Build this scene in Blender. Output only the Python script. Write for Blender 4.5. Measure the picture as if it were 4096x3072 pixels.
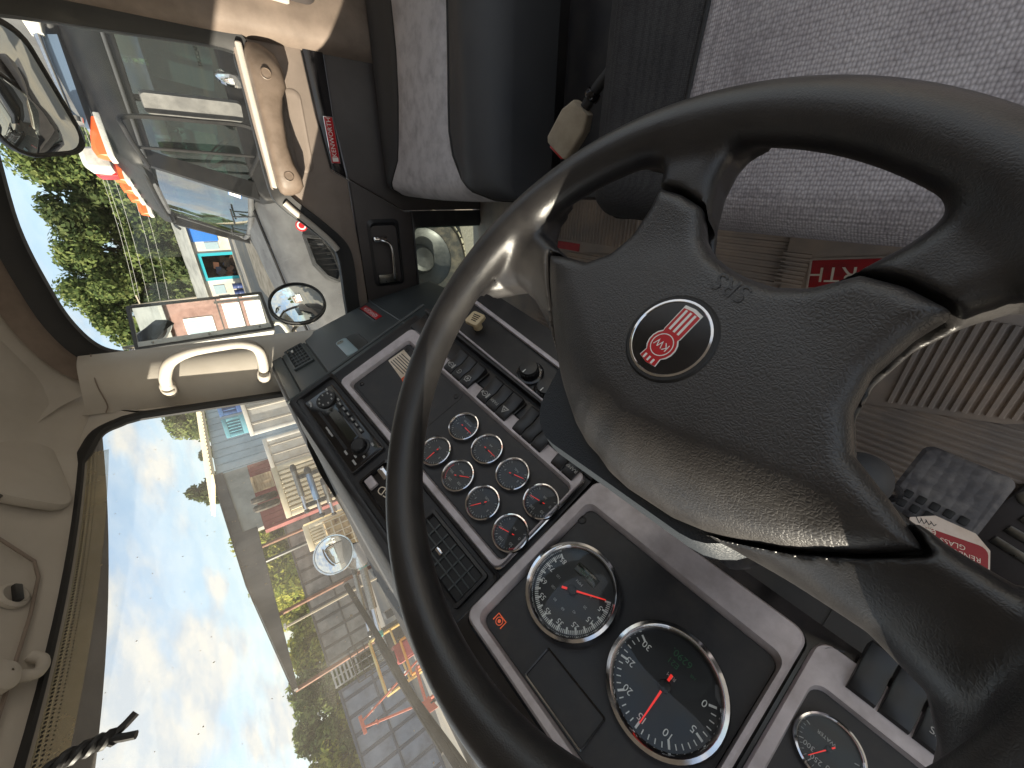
import bpy, bmesh, math, random
import numpy as np
from mathutils import Vector, Matrix
random.seed(7)
R = math.radians
scene = bpy.context.scene
for o in list(bpy.data.objects): bpy.data.objects.remove(o)
COL = scene.collection

# ---------------------------------------------------------------- camera
# a phone held upright in the driver's place, picture stored on its side: image left is up
cam_d = bpy.data.cameras.new('camera')
cam = bpy.data.objects.new('camera', cam_d); COL.objects.link(cam)
cam_d.sensor_width = 36.0; cam_d.lens = 13.544
cam_d.clip_start = 0.01; cam_d.clip_end = 4000
cx_ = Vector((-0.60367554, -0.01756324, -0.79703662)); cy_ = Vector((0.36934885, -0.89215295, -0.26008563)); cz_ = -Vector((0.70651063, 0.45139189, -0.54505788))
mw = Matrix((cx_, cy_, cz_)).transposed().to_4x4(); mw.translation = Vector((0, 0, 2.3))
cam.matrix_world = mw
scene.camera = cam

# ---------------------------------------------------------------- sky, sun, exposure
SUN_AZ, SUN_EL = R(-38), R(19)          # azimuth from +Y towards +X, elevation
scene.world = bpy.data.worlds.new('World'); scene.world.use_nodes = True
wn = scene.world.node_tree; wn.nodes.clear()
def N(nt, t, **kw):
    n = nt.nodes.new(t)
    for k, v in kw.items():
        if k == 'inp':
            for a, b in v.items(): n.inputs[a].default_value = b
        else: setattr(n, k, v)
    return n
def LK(nt, a, b): nt.links.new(a, b)
sky = N(wn, 'ShaderNodeTexSky', sky_type='NISHITA', sun_disc=False, sun_elevation=SUN_EL, sun_rotation=SUN_AZ, air_density=1.0, dust_density=1.2, ozone_density=1.6)
tc = N(wn, 'ShaderNodeTexCoord')
sep = N(wn, 'ShaderNodeSeparateXYZ'); LK(wn, tc.outputs['Generated'], sep.inputs[0])
zz = N(wn, 'ShaderNodeMath', operation='ADD', inp={1: 0.22}); LK(wn, sep.outputs[2], zz.inputs[0])
zc = N(wn, 'ShaderNodeMath', operation='MAXIMUM', inp={1: 0.05}); LK(wn, zz.outputs[0], zc.inputs[0])
dx = N(wn, 'ShaderNodeMath', operation='DIVIDE'); LK(wn, sep.outputs[0], dx.inputs[0]); LK(wn, zc.outputs[0], dx.inputs[1])
dy = N(wn, 'ShaderNodeMath', operation='DIVIDE'); LK(wn, sep.outputs[1], dy.inputs[0]); LK(wn, zc.outputs[0], dy.inputs[1])
cmb = N(wn, 'ShaderNodeCombineXYZ', inp={2: 3.7}); LK(wn, dx.outputs[0], cmb.inputs[0]); LK(wn, dy.outputs[0], cmb.inputs[1])
n1 = N(wn, 'ShaderNodeTexNoise', inp={'Scale': 1.75, 'Detail': 9.0, 'Roughness': 0.50, 'Distortion': 0.15}); LK(wn, cmb.outputs[0], n1.inputs['Vector'])
r1 = N(wn, 'ShaderNodeValToRGB'); r1.color_ramp.elements[0].position = 0.46; r1.color_ramp.elements[1].position = 0.555; r1.color_ramp.elements[0].color = (0.40, 0.40, 0.40, 1)
LK(wn, n1.outputs['Fac'], r1.inputs[0])
n2 = N(wn, 'ShaderNodeTexNoise', inp={'Scale': 4.6, 'Detail': 7.0, 'Roughness': 0.6}); LK(wn, cmb.outputs[0], n2.inputs['Vector'])
cc = N(wn, 'ShaderNodeValToRGB'); cc.color_ramp.elements[0].position = 0.38; cc.color_ramp.elements[1].position = 0.60
cc.color_ramp.elements[0].color = (0.70, 0.76, 0.83, 1); cc.color_ramp.elements[1].color = (1.0, 0.955, 0.88, 1)
LK(wn, n2.outputs['Fac'], cc.inputs[0])
b1 = N(wn, 'ShaderNodeBackground', inp={'Strength': 0.105}); LK(wn, sky.outputs[0], b1.inputs[0])
b2 = N(wn, 'ShaderNodeBackground', inp={'Strength': 0.385}); LK(wn, cc.outputs[0], b2.inputs[0])
bm_ = N(wn, 'ShaderNodeMixShader'); LK(wn, r1.outputs[0], bm_.inputs[0]); LK(wn, b1.outputs[0], bm_.inputs[1]); LK(wn, b2.outputs[0], bm_.inputs[2])
wo = N(wn, 'ShaderNodeOutputWorld'); LK(wn, bm_.outputs[0], wo.inputs[0])

to_sun = Vector((math.sin(SUN_AZ) * math.cos(SUN_EL), math.cos(SUN_AZ) * math.cos(SUN_EL), math.sin(SUN_EL)))
sd = bpy.data.lights.new('sun', 'SUN'); sd.energy = 4.8; sd.angle = R(0.5); sd.color = (1.0, 0.88, 0.72)
sun = bpy.data.objects.new('sun', sd); COL.objects.link(sun); sun.rotation_euler = to_sun.to_track_quat('Z', 'Y').to_euler(); sun.location = (-20, 20, 15)
vs = scene.view_settings
vs.view_transform = 'Standard'; vs.look = 'None'; vs.exposure = 1.5; vs.gamma = 1.0; vs.use_curve_mapping = False
scene.cycles.max_bounces = 10; scene.cycles.transparent_max_bounces = 16; scene.cycles.diffuse_bounces = 5
scene.cycles.sample_clamp_indirect = 6.0
scene.cycles.caustics_reflective = False; scene.cycles.caustics_refractive = False

# ---------------------------------------------------------------- materials
def lin(c):
    c = c / 255.0
    return c / 12.92 if c <= 0.04045 else ((c + 0.055) / 1.055) ** 2.4
def rgb(r, g, b): return (lin(r), lin(g), lin(b), 1.0)
MATS = {}
def mat(name, col, rough=0.6, metal=0.0, bump=None, var=None, spec=0.5, coat=0.0, weave=None, island=None, sss=0, coords='Object', stretch=(1, 1, 1)):
    """col sRGB triple; bump (kind, scale, strength, distance); var (scale, colour2, low, high, detail)"""
    m = bpy.data.materials.new(name); m.use_nodes = True; nt = m.node_tree
    p = nt.nodes['Principled BSDF']
    p.inputs['Base Color'].default_value = rgb(*col); p.inputs['Roughness'].default_value = rough
    p.inputs['Metallic'].default_value = metal; p.inputs['Specular IOR Level'].default_value = spec
    p.inputs['Coat Weight'].default_value = coat
    t = N(nt, 'ShaderNodeTexCoord'); mp = N(nt, 'ShaderNodeMapping'); mp.inputs['Scale'].default_value = stretch
    LK(nt, t.outputs[coords], mp.inputs[0]); vec = mp.outputs[0]
    last = None
    if var:
        sc, c2, lo, hi = var[:4]
        nz = N(nt, 'ShaderNodeTexNoise', inp={'Scale': sc, 'Detail': var[4] if len(var) > 4 else 5.0, 'Roughness': 0.62}); LK(nt, vec, nz.inputs['Vector'])
        mr = N(nt, 'ShaderNodeMapRange', inp={1: lo, 2: hi}); LK(nt, nz.outputs['Fac'], mr.inputs[0])
        mx = N(nt, 'ShaderNodeMix', data_type='RGBA'); LK(nt, mr.outputs[0], mx.inputs[0])
        mx.inputs[6].default_value = rgb(*col); mx.inputs[7].default_value = rgb(*c2)
        last = mx.outputs[2]
        rr = N(nt, 'ShaderNodeMapRange', inp={1: 0.3, 2: 0.7, 3: max(0.02, rough - 0.07), 4: min(1, rough + 0.09)}); LK(nt, nz.outputs['Fac'], rr.inputs[0]); LK(nt, rr.outputs[0], p.inputs['Roughness'])
    if island:
        g = N(nt, 'ShaderNodeNewGeometry'); rp = N(nt, 'ShaderNodeValToRGB')
        els = rp.color_ramp.elements
        while len(els) < len(island): els.new(0.5)
        for i, c in enumerate(island): els[i].position = i / (len(island) - 1); els[i].color = rgb(*c)
        LK(nt, g.outputs['Random Per Island'], rp.inputs[0]); last = rp.outputs[0]
    if weave:
        sc, dark = weave
        v = N(nt, 'ShaderNodeTexVoronoi', inp={'Scale': sc, 'Randomness': 0.35}); LK(nt, vec, v.inputs['Vector'])
        mr2 = N(nt, 'ShaderNodeMapRange', inp={1: 0.1, 2: 0.75, 3: 1.12, 4: dark}); LK(nt, v.outputs['Distance'], mr2.inputs[0])
        mm = N(nt, 'ShaderNodeMix', data_type='RGBA', blend_type='MULTIPLY'); mm.inputs[0].default_value = 1.0
        if last: LK(nt, last, mm.inputs[6])
        else: mm.inputs[6].default_value = rgb(*col)
        LK(nt, mr2.outputs[0], mm.inputs[7]); last = mm.outputs[2]
    if last: LK(nt, last, p.inputs['Base Color'])
    if bump:
        kind, sc, st, di = bump
        b = N(nt, 'ShaderNodeBump', inp={'Strength': st, 'Distance': di})
        if kind == 'noise':
            x = N(nt, 'ShaderNodeTexNoise', inp={'Scale': sc, 'Detail': 6.0, 'Roughness': 0.6}); LK(nt, vec, x.inputs['Vector']); LK(nt, x.outputs['Fac'], b.inputs['Height'])
        elif kind == 'grain':
            wob = N(nt, 'ShaderNodeTexNoise', inp={'Scale': sc * 0.35, 'Detail': 2.0}); LK(nt, vec, wob.inputs['Vector'])
            ad = N(nt, 'ShaderNodeVectorMath', operation='MULTIPLY_ADD'); ad.inputs[1].default_value = (2.2 / sc,) * 3
            LK(nt, wob.outputs['Color'], ad.inputs[0]); LK(nt, vec, ad.inputs[2])
            x = N(nt, 'ShaderNodeTexVoronoi', feature='DISTANCE_TO_EDGE', inp={'Scale': sc}); LK(nt, ad.outputs[0], x.inputs['Vector'])
            mr3 = N(nt, 'ShaderNodeMapRange', inp={1: 0.0, 2: 0.28}); LK(nt, x.outputs['Distance'], mr3.inputs[0]); LK(nt, mr3.outputs[0], b.inputs['Height'])
        elif kind == 'cell':
            x = N(nt, 'ShaderNodeTexVoronoi', inp={'Scale': sc, 'Randomness': 0.35}); LK(nt, vec, x.inputs['Vector']); iv = N(nt, 'ShaderNodeMath', operation='SUBTRACT', inp={0: 1.0}); LK(nt, x.outputs['Distance'], iv.inputs[1]); LK(nt, iv.outputs[0], b.inputs['Height'])
        LK(nt, b.outputs[0], p.inputs['Normal'])
    MATS[name] = m
    return m
def glass(name, tint, refl=0.05, film=0.0, rough=0.0, dust=(0.62, 0.60, 0.55)):
    """thin pane: clear view through, mirror-like glancing reflection, a light film of dust"""
    m = bpy.data.materials.new(name); m.use_nodes = True; nt = m.node_tree; nt.nodes.clear()
    tr = N(nt, 'ShaderNodeBsdfTransparent'); tr.inputs[0].default_value = (*tint, 1)
    gl = N(nt, 'ShaderNodeBsdfGlossy', inp={'Roughness': rough}); gl.inputs[0].default_value = (0.95, 0.97, 1, 1)
    lw = N(nt, 'ShaderNodeLayerWeight', inp={'Blend': 0.5})
    p5 = N(nt, 'ShaderNodeMath', operation='POWER', inp={1: 5.0}); LK(nt, lw.outputs['Facing'], p5.inputs[0])
    mr = N(nt, 'ShaderNodeMapRange', inp={1: 0.0, 2: 1.0, 3: refl, 4: 0.9}); LK(nt, p5.outputs[0], mr.inputs[0])
    mx = N(nt, 'ShaderNodeMixShader'); LK(nt, mr.outputs[0], mx.inputs[0]); LK(nt, tr.outputs[0], mx.inputs[1]); LK(nt, gl.outputs[0], mx.inputs[2])
    out = N(nt, 'ShaderNodeOutputMaterial'); last = mx.outputs[0]
    if film:
        df = N(nt, 'ShaderNodeBsdfDiffuse'); df.inputs[0].default_value = (*dust, 1)
        tl = N(nt, 'ShaderNodeBsdfTranslucent'); tl.inputs[0].default_value = (*dust, 1)
        m2 = N(nt, 'ShaderNodeMixShader', inp={0: 0.55}); LK(nt, df.outputs[0], m2.inputs[1]); LK(nt, tl.outputs[0], m2.inputs[2])
        t = N(nt, 'ShaderNodeTexCoord'); nz = N(nt, 'ShaderNodeTexNoise', inp={'Scale': 5.0, 'Detail': 8.0, 'Roughness': 0.7}); LK(nt, t.outputs['Object'], nz.inputs['Vector'])
        mr = N(nt, 'ShaderNodeMapRange', inp={1: 0.3, 2: 0.75, 3: film * 0.5, 4: film * 1.6}); LK(nt, nz.outputs['Fac'], mr.inputs[0])
        m3 = N(nt, 'ShaderNodeMixShader'); LK(nt, mr.outputs[0], m3.inputs[0]); LK(nt, last, m3.inputs[1]); LK(nt, m2.outputs[0], m3.inputs[2]); last = m3.outputs[0]
    LK(nt, last, out.inputs[0]); MATS[name] = m
    return m
def emit_mat(name, col, s):
    m = mat(name, col, 0.4); p = m.node_tree.nodes['Principled BSDF']; p.inputs['Emission Color'].default_value = rgb(*col); p.inputs['Emission Strength'].default_value = s
    return m

leather = mat('leather', (40, 38, 38), 0.41, spec=0.75, bump=('grain', 480, 0.26, 0.0005), var=(26, (50, 47, 46), 0.35, 0.7))
leather2 = mat('leather_rim', (36, 35, 36), 0.36, spec=0.6, bump=('grain', 620, 0.16, 0.0004), var=(18, (52, 50, 49), 0.4, 0.75))
blackp = mat('black_plastic', (33, 33, 36), 0.42, bump=('noise', 900, 0.12, 0.0004), var=(18, (56, 54, 53), 0.45, 0.8, 12.0))
blackpan = mat('black_panel', (42, 42, 45), 0.50, bump=('noise', 1400, 0.10, 0.0003), var=(22, (66, 63, 62), 0.45, 0.78, 12.0))
blackgloss = mat('black_gloss', (24, 23, 25), 0.16, var=(20, (32, 30, 32), 0.4, 0.7))
switchm = mat('switch_black', (30, 30, 32), 0.36, bump=('noise', 1200, 0.1, 0.0003))
silver = mat('silver_trim', (206, 199, 203), 0.42, metal=0.12, var=(26, (172, 164, 166), 0.35, 0.7))
chrome = mat('chrome', (215, 216, 220), 0.07, metal=1.0, var=(60, (190, 190, 192), 0.4, 0.8))
dashtop = mat('dash_top', (64, 66, 70), 0.62, bump=('grain', 420, 0.6, 0.0010), var=(12, (76, 77, 80), 0.35, 0.7))
dashface = mat('dash_face', (62, 68, 70), 0.46, bump=('noise', 700, 0.15, 0.0004), var=(6, (78, 83, 84), 0.35, 0.75))
beige = mat('beige_trim', (200, 194, 185), 0.62, bump=('grain', 330, 0.22, 0.0006), var=(5, (184, 176, 164), 0.35, 0.75))
headl = mat('headliner_vinyl', (196, 190, 181), 0.66, bump=('noise', 500, 0.2, 0.0006), var=(4, (180, 173, 163), 0.35, 0.75))
taupe = mat('taupe_panel', (144, 131, 121), 0.55, bump=('grain', 380, 0.35, 0.0007), var=(7, (126, 114, 105), 0.35, 0.7))
tanp = mat('tan_pull', (122, 107, 95), 0.50, bump=('noise', 300, 0.35, 0.0008), var=(22, (102, 88, 76), 0.4, 0.68))
brownt = mat('brown_trim', (130, 116, 105), 0.6, bump=('noise', 350, 0.3, 0.0007), var=(14, (110, 97, 87), 0.35, 0.7))
doordark = mat('door_dark', (72, 66, 64), 0.5, bump=('noise', 500, 0.2, 0.0005), var=(6, (60, 55, 54), 0.35, 0.7))
rubber = mat('rubber_black', (28, 28, 29), 0.55, bump=('noise', 250, 0.2, 0.0005), var=(25, (42, 41, 40), 0.45, 0.75))
fabric = mat('grey_fabric', (194, 188, 190), 0.92, spec=0.15, bump=('cell', 330, 0.7, 0.0012), var=(14, (168, 161, 164), 0.35, 0.72, 9.0), weave=(330, 0.5), stretch=(1.0, 0.7, 1.0))
fabric2 = mat('grey_velour', (200, 197, 199), 0.95, spec=0.12, bump=('noise', 420, 0.5, 0.0010), var=(26, (168, 165, 168), 0.42, 0.7, 8.0))
darkfab = mat('charcoal_fabric', (74, 73, 73), 0.93, spec=0.15, bump=('cell', 480, 0.6, 0.0010), var=(8, (60, 59, 60), 0.35, 0.7), weave=(480, 0.55))
darkvin = mat('charcoal_vinyl', (56, 57, 60), 0.6, bump=('noise', 380, 0.2, 0.0005), var=(6, (66, 66, 67), 0.35, 0.7))
matrub = mat('mat_rubber', (146, 138, 132), 0.8, bump=('noise', 260, 0.4, 0.0008), var=(7, (182, 164, 148), 0.38, 0.66, 8.0))
matred = mat('mat_red', (176, 34, 40), 0.6, bump=('noise', 300, 0.3, 0.0004), var=(40, (140, 40, 44), 0.45, 0.7))
offwhite = mat('off_white', (226, 214, 196), 0.6, var=(30, (196, 176, 150), 0.45, 0.75))
redpl = mat('badge_red', (186, 26, 34), 0.3)
white = mat('white_print', (232, 232, 228), 0.5)
greyprint = mat('grey_print', (170, 170, 168), 0.5)
cream = mat('cream_plastic', (214, 196, 160), 0.45, var=(40, (196, 174, 136), 0.4, 0.7))
needle = emit_mat('needle_red', (226, 44, 34), 0.25)
dialblk = mat('dial_black', (17, 17, 18), 0.45)
lcd = mat('lcd_dark', (28, 34, 28), 0.12)
lcdg = emit_mat('lcd_digits', (34, 74, 50), 0.05)
amber = emit_mat('warning_amber', (190, 84, 50), 0.25)
orange_lbl = mat('label_orange', (222, 92, 40), 0.5)
taupe_lt = mat('buckle_beige', (160, 148, 128), 0.45, var=(30, (138, 126, 108), 0.4, 0.7))
paper = mat('tag_paper', (226, 210, 196), 0.8, var=(30, (206, 184, 164), 0.45, 0.7))
tagred = mat('tag_red', (150, 22, 32), 0.45)
steel = mat('steel', (150, 148, 142), 0.32, metal=1.0, var=(40, (120, 116, 108), 0.4, 0.7))
clear = glass('windshield_clear', (0.93, 0.96, 0.95), 0.035, film=0.085)
sideclear = glass('side_clear', (0.93, 0.965, 0.95), 0.035, film=0.012)
lens = glass('gauge_lens', (0.96, 0.97, 0.97), 0.018)
greenlens = glass('lower_pane', (0.80, 0.93, 0.88), 0.03, film=0.02)
mirrorm = mat('mirror', (232, 236, 236), 0.015, metal=1.0)
lit_dustband = glass('lit_dusty_band', (0.9, 0.9, 0.85), 0.03, film=0.36, dust=(0.50, 0.42, 0.27))  # tan tint carries the sunlit look of dust over the shaded visor
frit = mat('black_frit', (20, 20, 21), 0.5)

# ---------------------------------------------------------------- mesh helpers
def V(*a): return np.array(a, float)
def fr(o, ex, n, s=1.0):
    n = np.array(n, float); n /= np.linalg.norm(n); ex = np.array(ex, float); ex -= n * (ex @ n); ex /= np.linalg.norm(ex)
    return (np.array(o, float), ex, np.cross(n, ex), n, s)
def P(F, a, b, h=0.0): return F[0] + (F[1] * a + F[2] * b + F[3] * h) * F[4]
WORLD = (np.zeros(3), V(1, 0, 0), V(0, 1, 0), V(0, 0, 1), 1.0)
SIDE = (np.zeros(3), V(0, 1, 0), V(0, 0, 1), V(1, 0, 0), 1.0)      # a = Y, b = Z, h = X
def sub(F, a, b, h=0, rot=0, s=None):
    c, d = math.cos(rot), math.sin(rot)
    return (P(F, a, b, h), F[1] * c + F[2] * d, F[2] * c - F[1] * d, F[3], s if s else F[4])
def rrect(x0, y0, x1, y1, r, n=5):
    out = []
    for cx, cy, a0 in ((x1 - r, y1 - r, 0), (x0 + r, y1 - r, 90), (x0 + r, y0 + r, 180), (x1 - r, y0 + r, 270)):
        for i in range(n + 1): a = R(a0 + 90 * i / n); out.append((cx + r * math.cos(a), cy + r * math.sin(a)))
    return out
def ngon(cx, cy, r, n=32, ry=None): return [(cx + r * math.cos(2 * math.pi * i / n), cy + (ry or r) * math.sin(2 * math.pi * i / n)) for i in range(n)]
def crv(pts, n=8, closed=False):
    """Catmull-Rom through points"""
    p = [np.array(q, float) for q in pts]; m = len(p); out = []
    rng = range(m if closed else m - 1)
    for i in rng:
        p0 = p[(i - 1) % m] if closed or i > 0 else 2 * p[0] - p[1]
        p1 = p[i]; p2 = p[(i + 1) % m]; p3 = p[(i + 2) % m] if closed or i + 2 < m else 2 * p[-1] - p[-2]
        for k in range(n):
            t = k / n
            out.append(0.5 * ((2 * p1) + (-p0 + p2) * t + (2 * p0 - 5 * p1 + 4 * p2 - p3) * t * t + (-p0 + 3 * p1 - 3 * p2 + p3) * t ** 3))
    if not closed: out.append(p[-1])
    return out
def wloc(o):
    v = Vector((0, 0, 0))
    while o: v += o.location; o = o.parent
    return v
class MB:
    def __init__(s): s.v = []; s.f = []
    def add(s, vs, fs):
        b = len(s.v); s.v += [tuple(float(c) for c in p) for p in vs]; s.f += [tuple(i + b for i in f) for f in fs]; return s
    def box(s, F, a0, a1, b0, b1, h0, h1):
        vs = [P(F, a, b, h) for h in (h0, h1) for b in (b0, b1) for a in (a0, a1)]
        return s.add(vs, [(0, 2, 3, 1), (4, 5, 7, 6), (0, 1, 5, 4), (2, 6, 7, 3), (0, 4, 6, 2), (1, 3, 7, 5)])
    def prism(s, F, poly, h0, h1):
        n = len(poly); vs = [P(F, a, b, h0) for a, b in poly] + [P(F, a, b, h1) for a, b in poly]
        return s.add(vs, [tuple(range(n - 1, -1, -1)), tuple(range(n, 2 * n))] + [(i, (i + 1) % n, n + (i + 1) % n, n + i) for i in range(n)])
    def loft(s, loops, closed=True, cap0=False, cap1=False, ring=False):
        n = len(loops[0]); vs = [p for l in loops for p in l]; fs = []; m = len(loops)
        for j in range(m if ring else m - 1):
            for i in range(n if closed else n - 1):
                k = (i + 1) % n; j2 = (j + 1) % m
                fs.append((j * n + i, j * n + k, j2 * n + k, j2 * n + i))
        if cap0: fs.append(tuple(range(n - 1, -1, -1)))
        if cap1: fs.append(tuple(range((m - 1) * n, m * n)))
        return s.add(vs, fs)
    def loops(s, F, ls, cap0=False, cap1=False, ring=False):
        return s.loft([[P(F, a, b, h) for a, b in l] for l, h in ls], True, cap0, cap1, ring)
    def tube(s, path, r, n=10, closed=False, caps=True, flat=1.0):
        p = [np.array(q, float) for q in path]; m = len(p); loops = []; up = None
        for i in range(m):
            t = (p[(i + 1) % m] - p[i - 1]) if closed or 0 < i < m - 1 else (p[1] - p[0] if i == 0 else p[-1] - p[-2])
            t = t / (np.linalg.norm(t) + 1e-12)
            if up is None:
                up = np.cross(t, V(0, 0, 1)); up = up if np.linalg.norm(up) > 1e-3 else np.cross(t, V(1, 0, 0))
            up = up - t * (up @ t); up /= np.linalg.norm(up); w = np.cross(t, up); rr = r[i] if hasattr(r, '__len__') else r
            loops.append([p[i] + rr * (math.cos(2 * math.pi * k / n) * up + flat * math.sin(2 * math.pi * k / n) * w) for k in range(n)])
        return s.loft(loops, True, caps and not closed, caps and not closed, ring=closed)
    def lathe(s, F, prof, n=32, cap0=False, cap1=False):
        return s.loops(F, [(ngon(0, 0, max(r, 1e-5), n), h) for r, h in prof], cap0, cap1)
    def disc(s, F, r, h, n=32): return s.add([P(F, a, b, h) for a, b in ngon(0, 0, r, n)], [tuple(range(n))])
    def strip(s, pathA, pathB):
        n = len(pathA); return s.add(list(pathA) + list(pathB), [(i, i + 1, n + i + 1, n + i) for i in range(n - 1)])
    def build(s, name, m, parent=None, bevel=0.0, seg=2, angle=38, smooth=True, fix=True):
        off = wloc(parent) if parent else Vector((0, 0, 0))
        me = bpy.data.meshes.new(name)
        me.from_pydata([(a - off[0], b - off[1], c - off[2]) for a, b, c in s.v], [], s.f)
        me.materials.append(m)
        if bevel or fix:
            bm = bmesh.new(); bm.from_mesh(me)
            if fix: bmesh.ops.recalc_face_normals(bm, faces=bm.faces)
            if bevel:
                es = [e for e in bm.edges if len(e.link_faces) == 2 and e.calc_face_angle(0) > R(28)]
                bmesh.ops.bevel(bm, geom=es, offset=bevel, offset_type='OFFSET', segments=seg, profile=0.5, affect='EDGES', clamp_overlap=True)
            bm.to_mesh(me); bm.free()
        if smooth:
            me.polygons.foreach_set('use_smooth', [True] * len(me.polygons)); me.set_sharp_from_angle(angle=R(angle))
        o = bpy.data.objects.new(name, me); COL.objects.link(o)
        if parent: o.parent = parent
        return o
def tag(o, label, cat, group=None, kind=None):
    o['label'] = label; o['category'] = cat
    if group: o['group'] = group
    if kind: o['kind'] = kind
    return o
def thing(name, label, cat, loc=(0, 0, 0), group=None):
    o = bpy.data.objects.new(name, None); COL.objects.link(o); o.location = loc; o.empty_display_size = 0.1
    return tag(o, label, cat, group)
def struct(o, stuff=False): o['kind'] = 'stuff' if stuff else 'structure'; return o
def like(src, name, parent, loc):
    """a further object sharing src's mesh"""
    o = bpy.data.objects.new(name, src.data); COL.objects.link(o); o.parent = parent; o.location = loc; return o
_fontcache = {}
def text(name, body, F, x, y, h, size, m, parent, rot=0, squash=1.0, th=0.0002, align='CENTER'):
    key = (body, align)
    if key not in _fontcache:
        cu = bpy.data.curves.new('t', 'FONT'); cu.body = body; cu.align_x = align; cu.align_y = 'CENTER'; cu.size = 1.0; cu.resolution_u = 3
        ob = bpy.data.objects.new('t', cu); COL.objects.link(ob)
        me = bpy.data.meshes.new_from_object(ob); _fontcache[key] = ([tuple(v.co) for v in me.vertices], [tuple(p.vertices) for p in me.polygons])
        bpy.data.objects.remove(ob); bpy.data.curves.remove(cu); bpy.data.meshes.remove(me)
    vs, fs = _fontcache[key]; G = sub(F, x, y, h, rot)
    b = MB(); b.add([P(G, a * size * squash, c * size, 0) for a, c, _ in vs], fs)
    return b.build(name, m, parent, smooth=False)
# --- signed distance modelling for the moulded pieces
def sd_poly(px, py, poly):
    p = np.array(poly); d = np.full(px.shape, 1e9); s = np.ones(px.shape); n = len(p)
    for i in range(n):
        a = p[i]; b = p[i - 1]; ex, ey = b - a; wx = px - a[0]; wy = py - a[1]
        t = np.clip((wx * ex + wy * ey) / (ex * ex + ey * ey + 1e-12), 0, 1)
        d = np.minimum(d, (wx - ex * t) ** 2 + (wy - ey * t) ** 2)
        c1 = py >= a[1]; c2 = py < b[1]; c3 = ex * wy > ey * wx
        s = np.where((c1 & c2 & c3) | (~c1 & ~c2 & ~c3), -s, s)
    return s * np.sqrt(d)
def smin(a, b, k): h = np.clip(0.5 + 0.5 * (b - a) / k, 0, 1); return b * (1 - h) + a * h - k * h * (1 - h)
def slab(d2, z, zb, zt, r):
    zc_, hh = (zb + zt) / 2, (zt - zb) / 2
    a = d2 + r; b = np.abs(z - zc_) - hh + r
    return np.sqrt(np.maximum(a, 0) ** 2 + np.maximum(b, 0) ** 2) + np.minimum(np.maximum(a, b), 0) - r
def nets(S, org, h):
    sg = S < 0; nx, ny, nz = S.shape
    acc = np.zeros((nx - 1, ny - 1, nz - 1, 3)); cnt = np.zeros((nx - 1, ny - 1, nz - 1))
    offs = [(i, j, k) for i in (0, 1) for j in (0, 1) for k in (0, 1)]
    def sl(o): return S[o[0]:nx - 1 + o[0], o[1]:ny - 1 + o[1], o[2]:nz - 1 + o[2]]
    for a in offs:
        for ax in range(3):
            if a[ax] == 0:
                b = list(a); b[ax] = 1; A, B = sl(a), sl(b); m = (A < 0) != (B < 0)
                t = np.where(m, A / (A - B + 1e-20), 0)
                for c in range(3): acc[..., c] += np.where(m, a[c] + (t if c == ax else 0), 0)
                cnt += m
    act = cnt > 0; idx = -np.ones(act.shape, int); idx[act] = np.arange(act.sum())
    I = np.argwhere(act); vs = np.array(org) + h * (I + acc[act] / cnt[act][:, None])
    fs = []
    for ax in range(3):
        u, v = [(1, 2), (2, 0), (0, 1)][ax]
        lo = [slice(1, -1)] * 3; lo[ax] = slice(0, -1); hi = list(lo); hi[ax] = slice(1, None)
        A = sg[tuple(lo)]; B = sg[tuple(hi)]; ch = np.argwhere(A != B)
        base = ch.copy(); base[:, u] += 1; base[:, v] += 1
        def cell(du, dv): c = base.copy(); c[:, u] += du; c[:, v] += dv; return idx[c[:, 0], c[:, 1], c[:, 2]]
        q = np.stack([cell(-1, -1), cell(0, -1), cell(0, 0), cell(-1, 0)], 1)
        inside = A[tuple(ch.T)]; q[~inside] = q[~inside][:, ::-1]; fs += q.tolist()
    return vs, fs
# ================================================================ STEERING WHEEL
_t = R(33.86); _w = R(17.5)
WC = V(0.1455, 0.132, 2.1191)
_n = V(0, -math.sin(_t), math.cos(_t)); _ey = V(0, math.cos(_t), math.sin(_t))
_right = V(1, 0, 0) * math.cos(_w) - _ey * math.sin(_w)
WF = fr(WC, _right, _n)                       # a = wheel right, b = wheel up (12 o'clock), h = towards driver
def pol(r, a): return (r / 1000 * math.sin(R(a)), r / 1000 * math.cos(R(a)))
def mirr(pts): return pts + [(r, -a) for r, a in reversed(pts)]
FRONT = [(36, 0), (40, 22), (48, 45), (60, 63), (80, 77), (105, 87), (135, 93), (165, 96.5), (188, 96), (202, 92)]
H1 = [(212, 121), (203, 116), (186, 113), (168, 114.5), (149, 118), (134, 125), (133, 134), (142, 141), (160, 146), (178, 147.5), (193, 147.5), (203, 144.5), (212, 140)]
H2 = [(212, 166), (203, 162.5), (194, 161.5), (176, 161), (156, 162), (138, 164.5), (128, 170), (124, 177)]
whole = [pol(*q) for q in mirr(FRONT + [(212, 86), (212, 103)] + H1 + [(212, 155)] + H2)]
PADR = FRONT[:4] + [(72, 72), (88, 83), (104, 92), (124, 100), (146, 107.5), (163, 112.5)] + [(149, 118), (134, 125), (133, 134), (142, 141), (160, 146), (174, 147.8)] + [(166, 154.5), (157, 160.5)] + H2[5:]
pad = [pol(*q) for q in mirr(PADR)]
hs = 0.0021
gx = np.arange(-0.240, 0.2401, hs); gz = np.arange(-0.082, 0.0301, hs)
X2, Y2 = np.meshgrid(gx, gx, indexing='ij')
dW = sd_poly(X2, Y2, whole); dP = sd_poly(X2, Y2, pad)
rr2 = np.hypot(X2, Y2)
fl = [pol(*q) for q in [(r, -a) for r, a in reversed(FRONT[1:])] + FRONT]
dF = np.full(X2.shape, 9.0)
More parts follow.
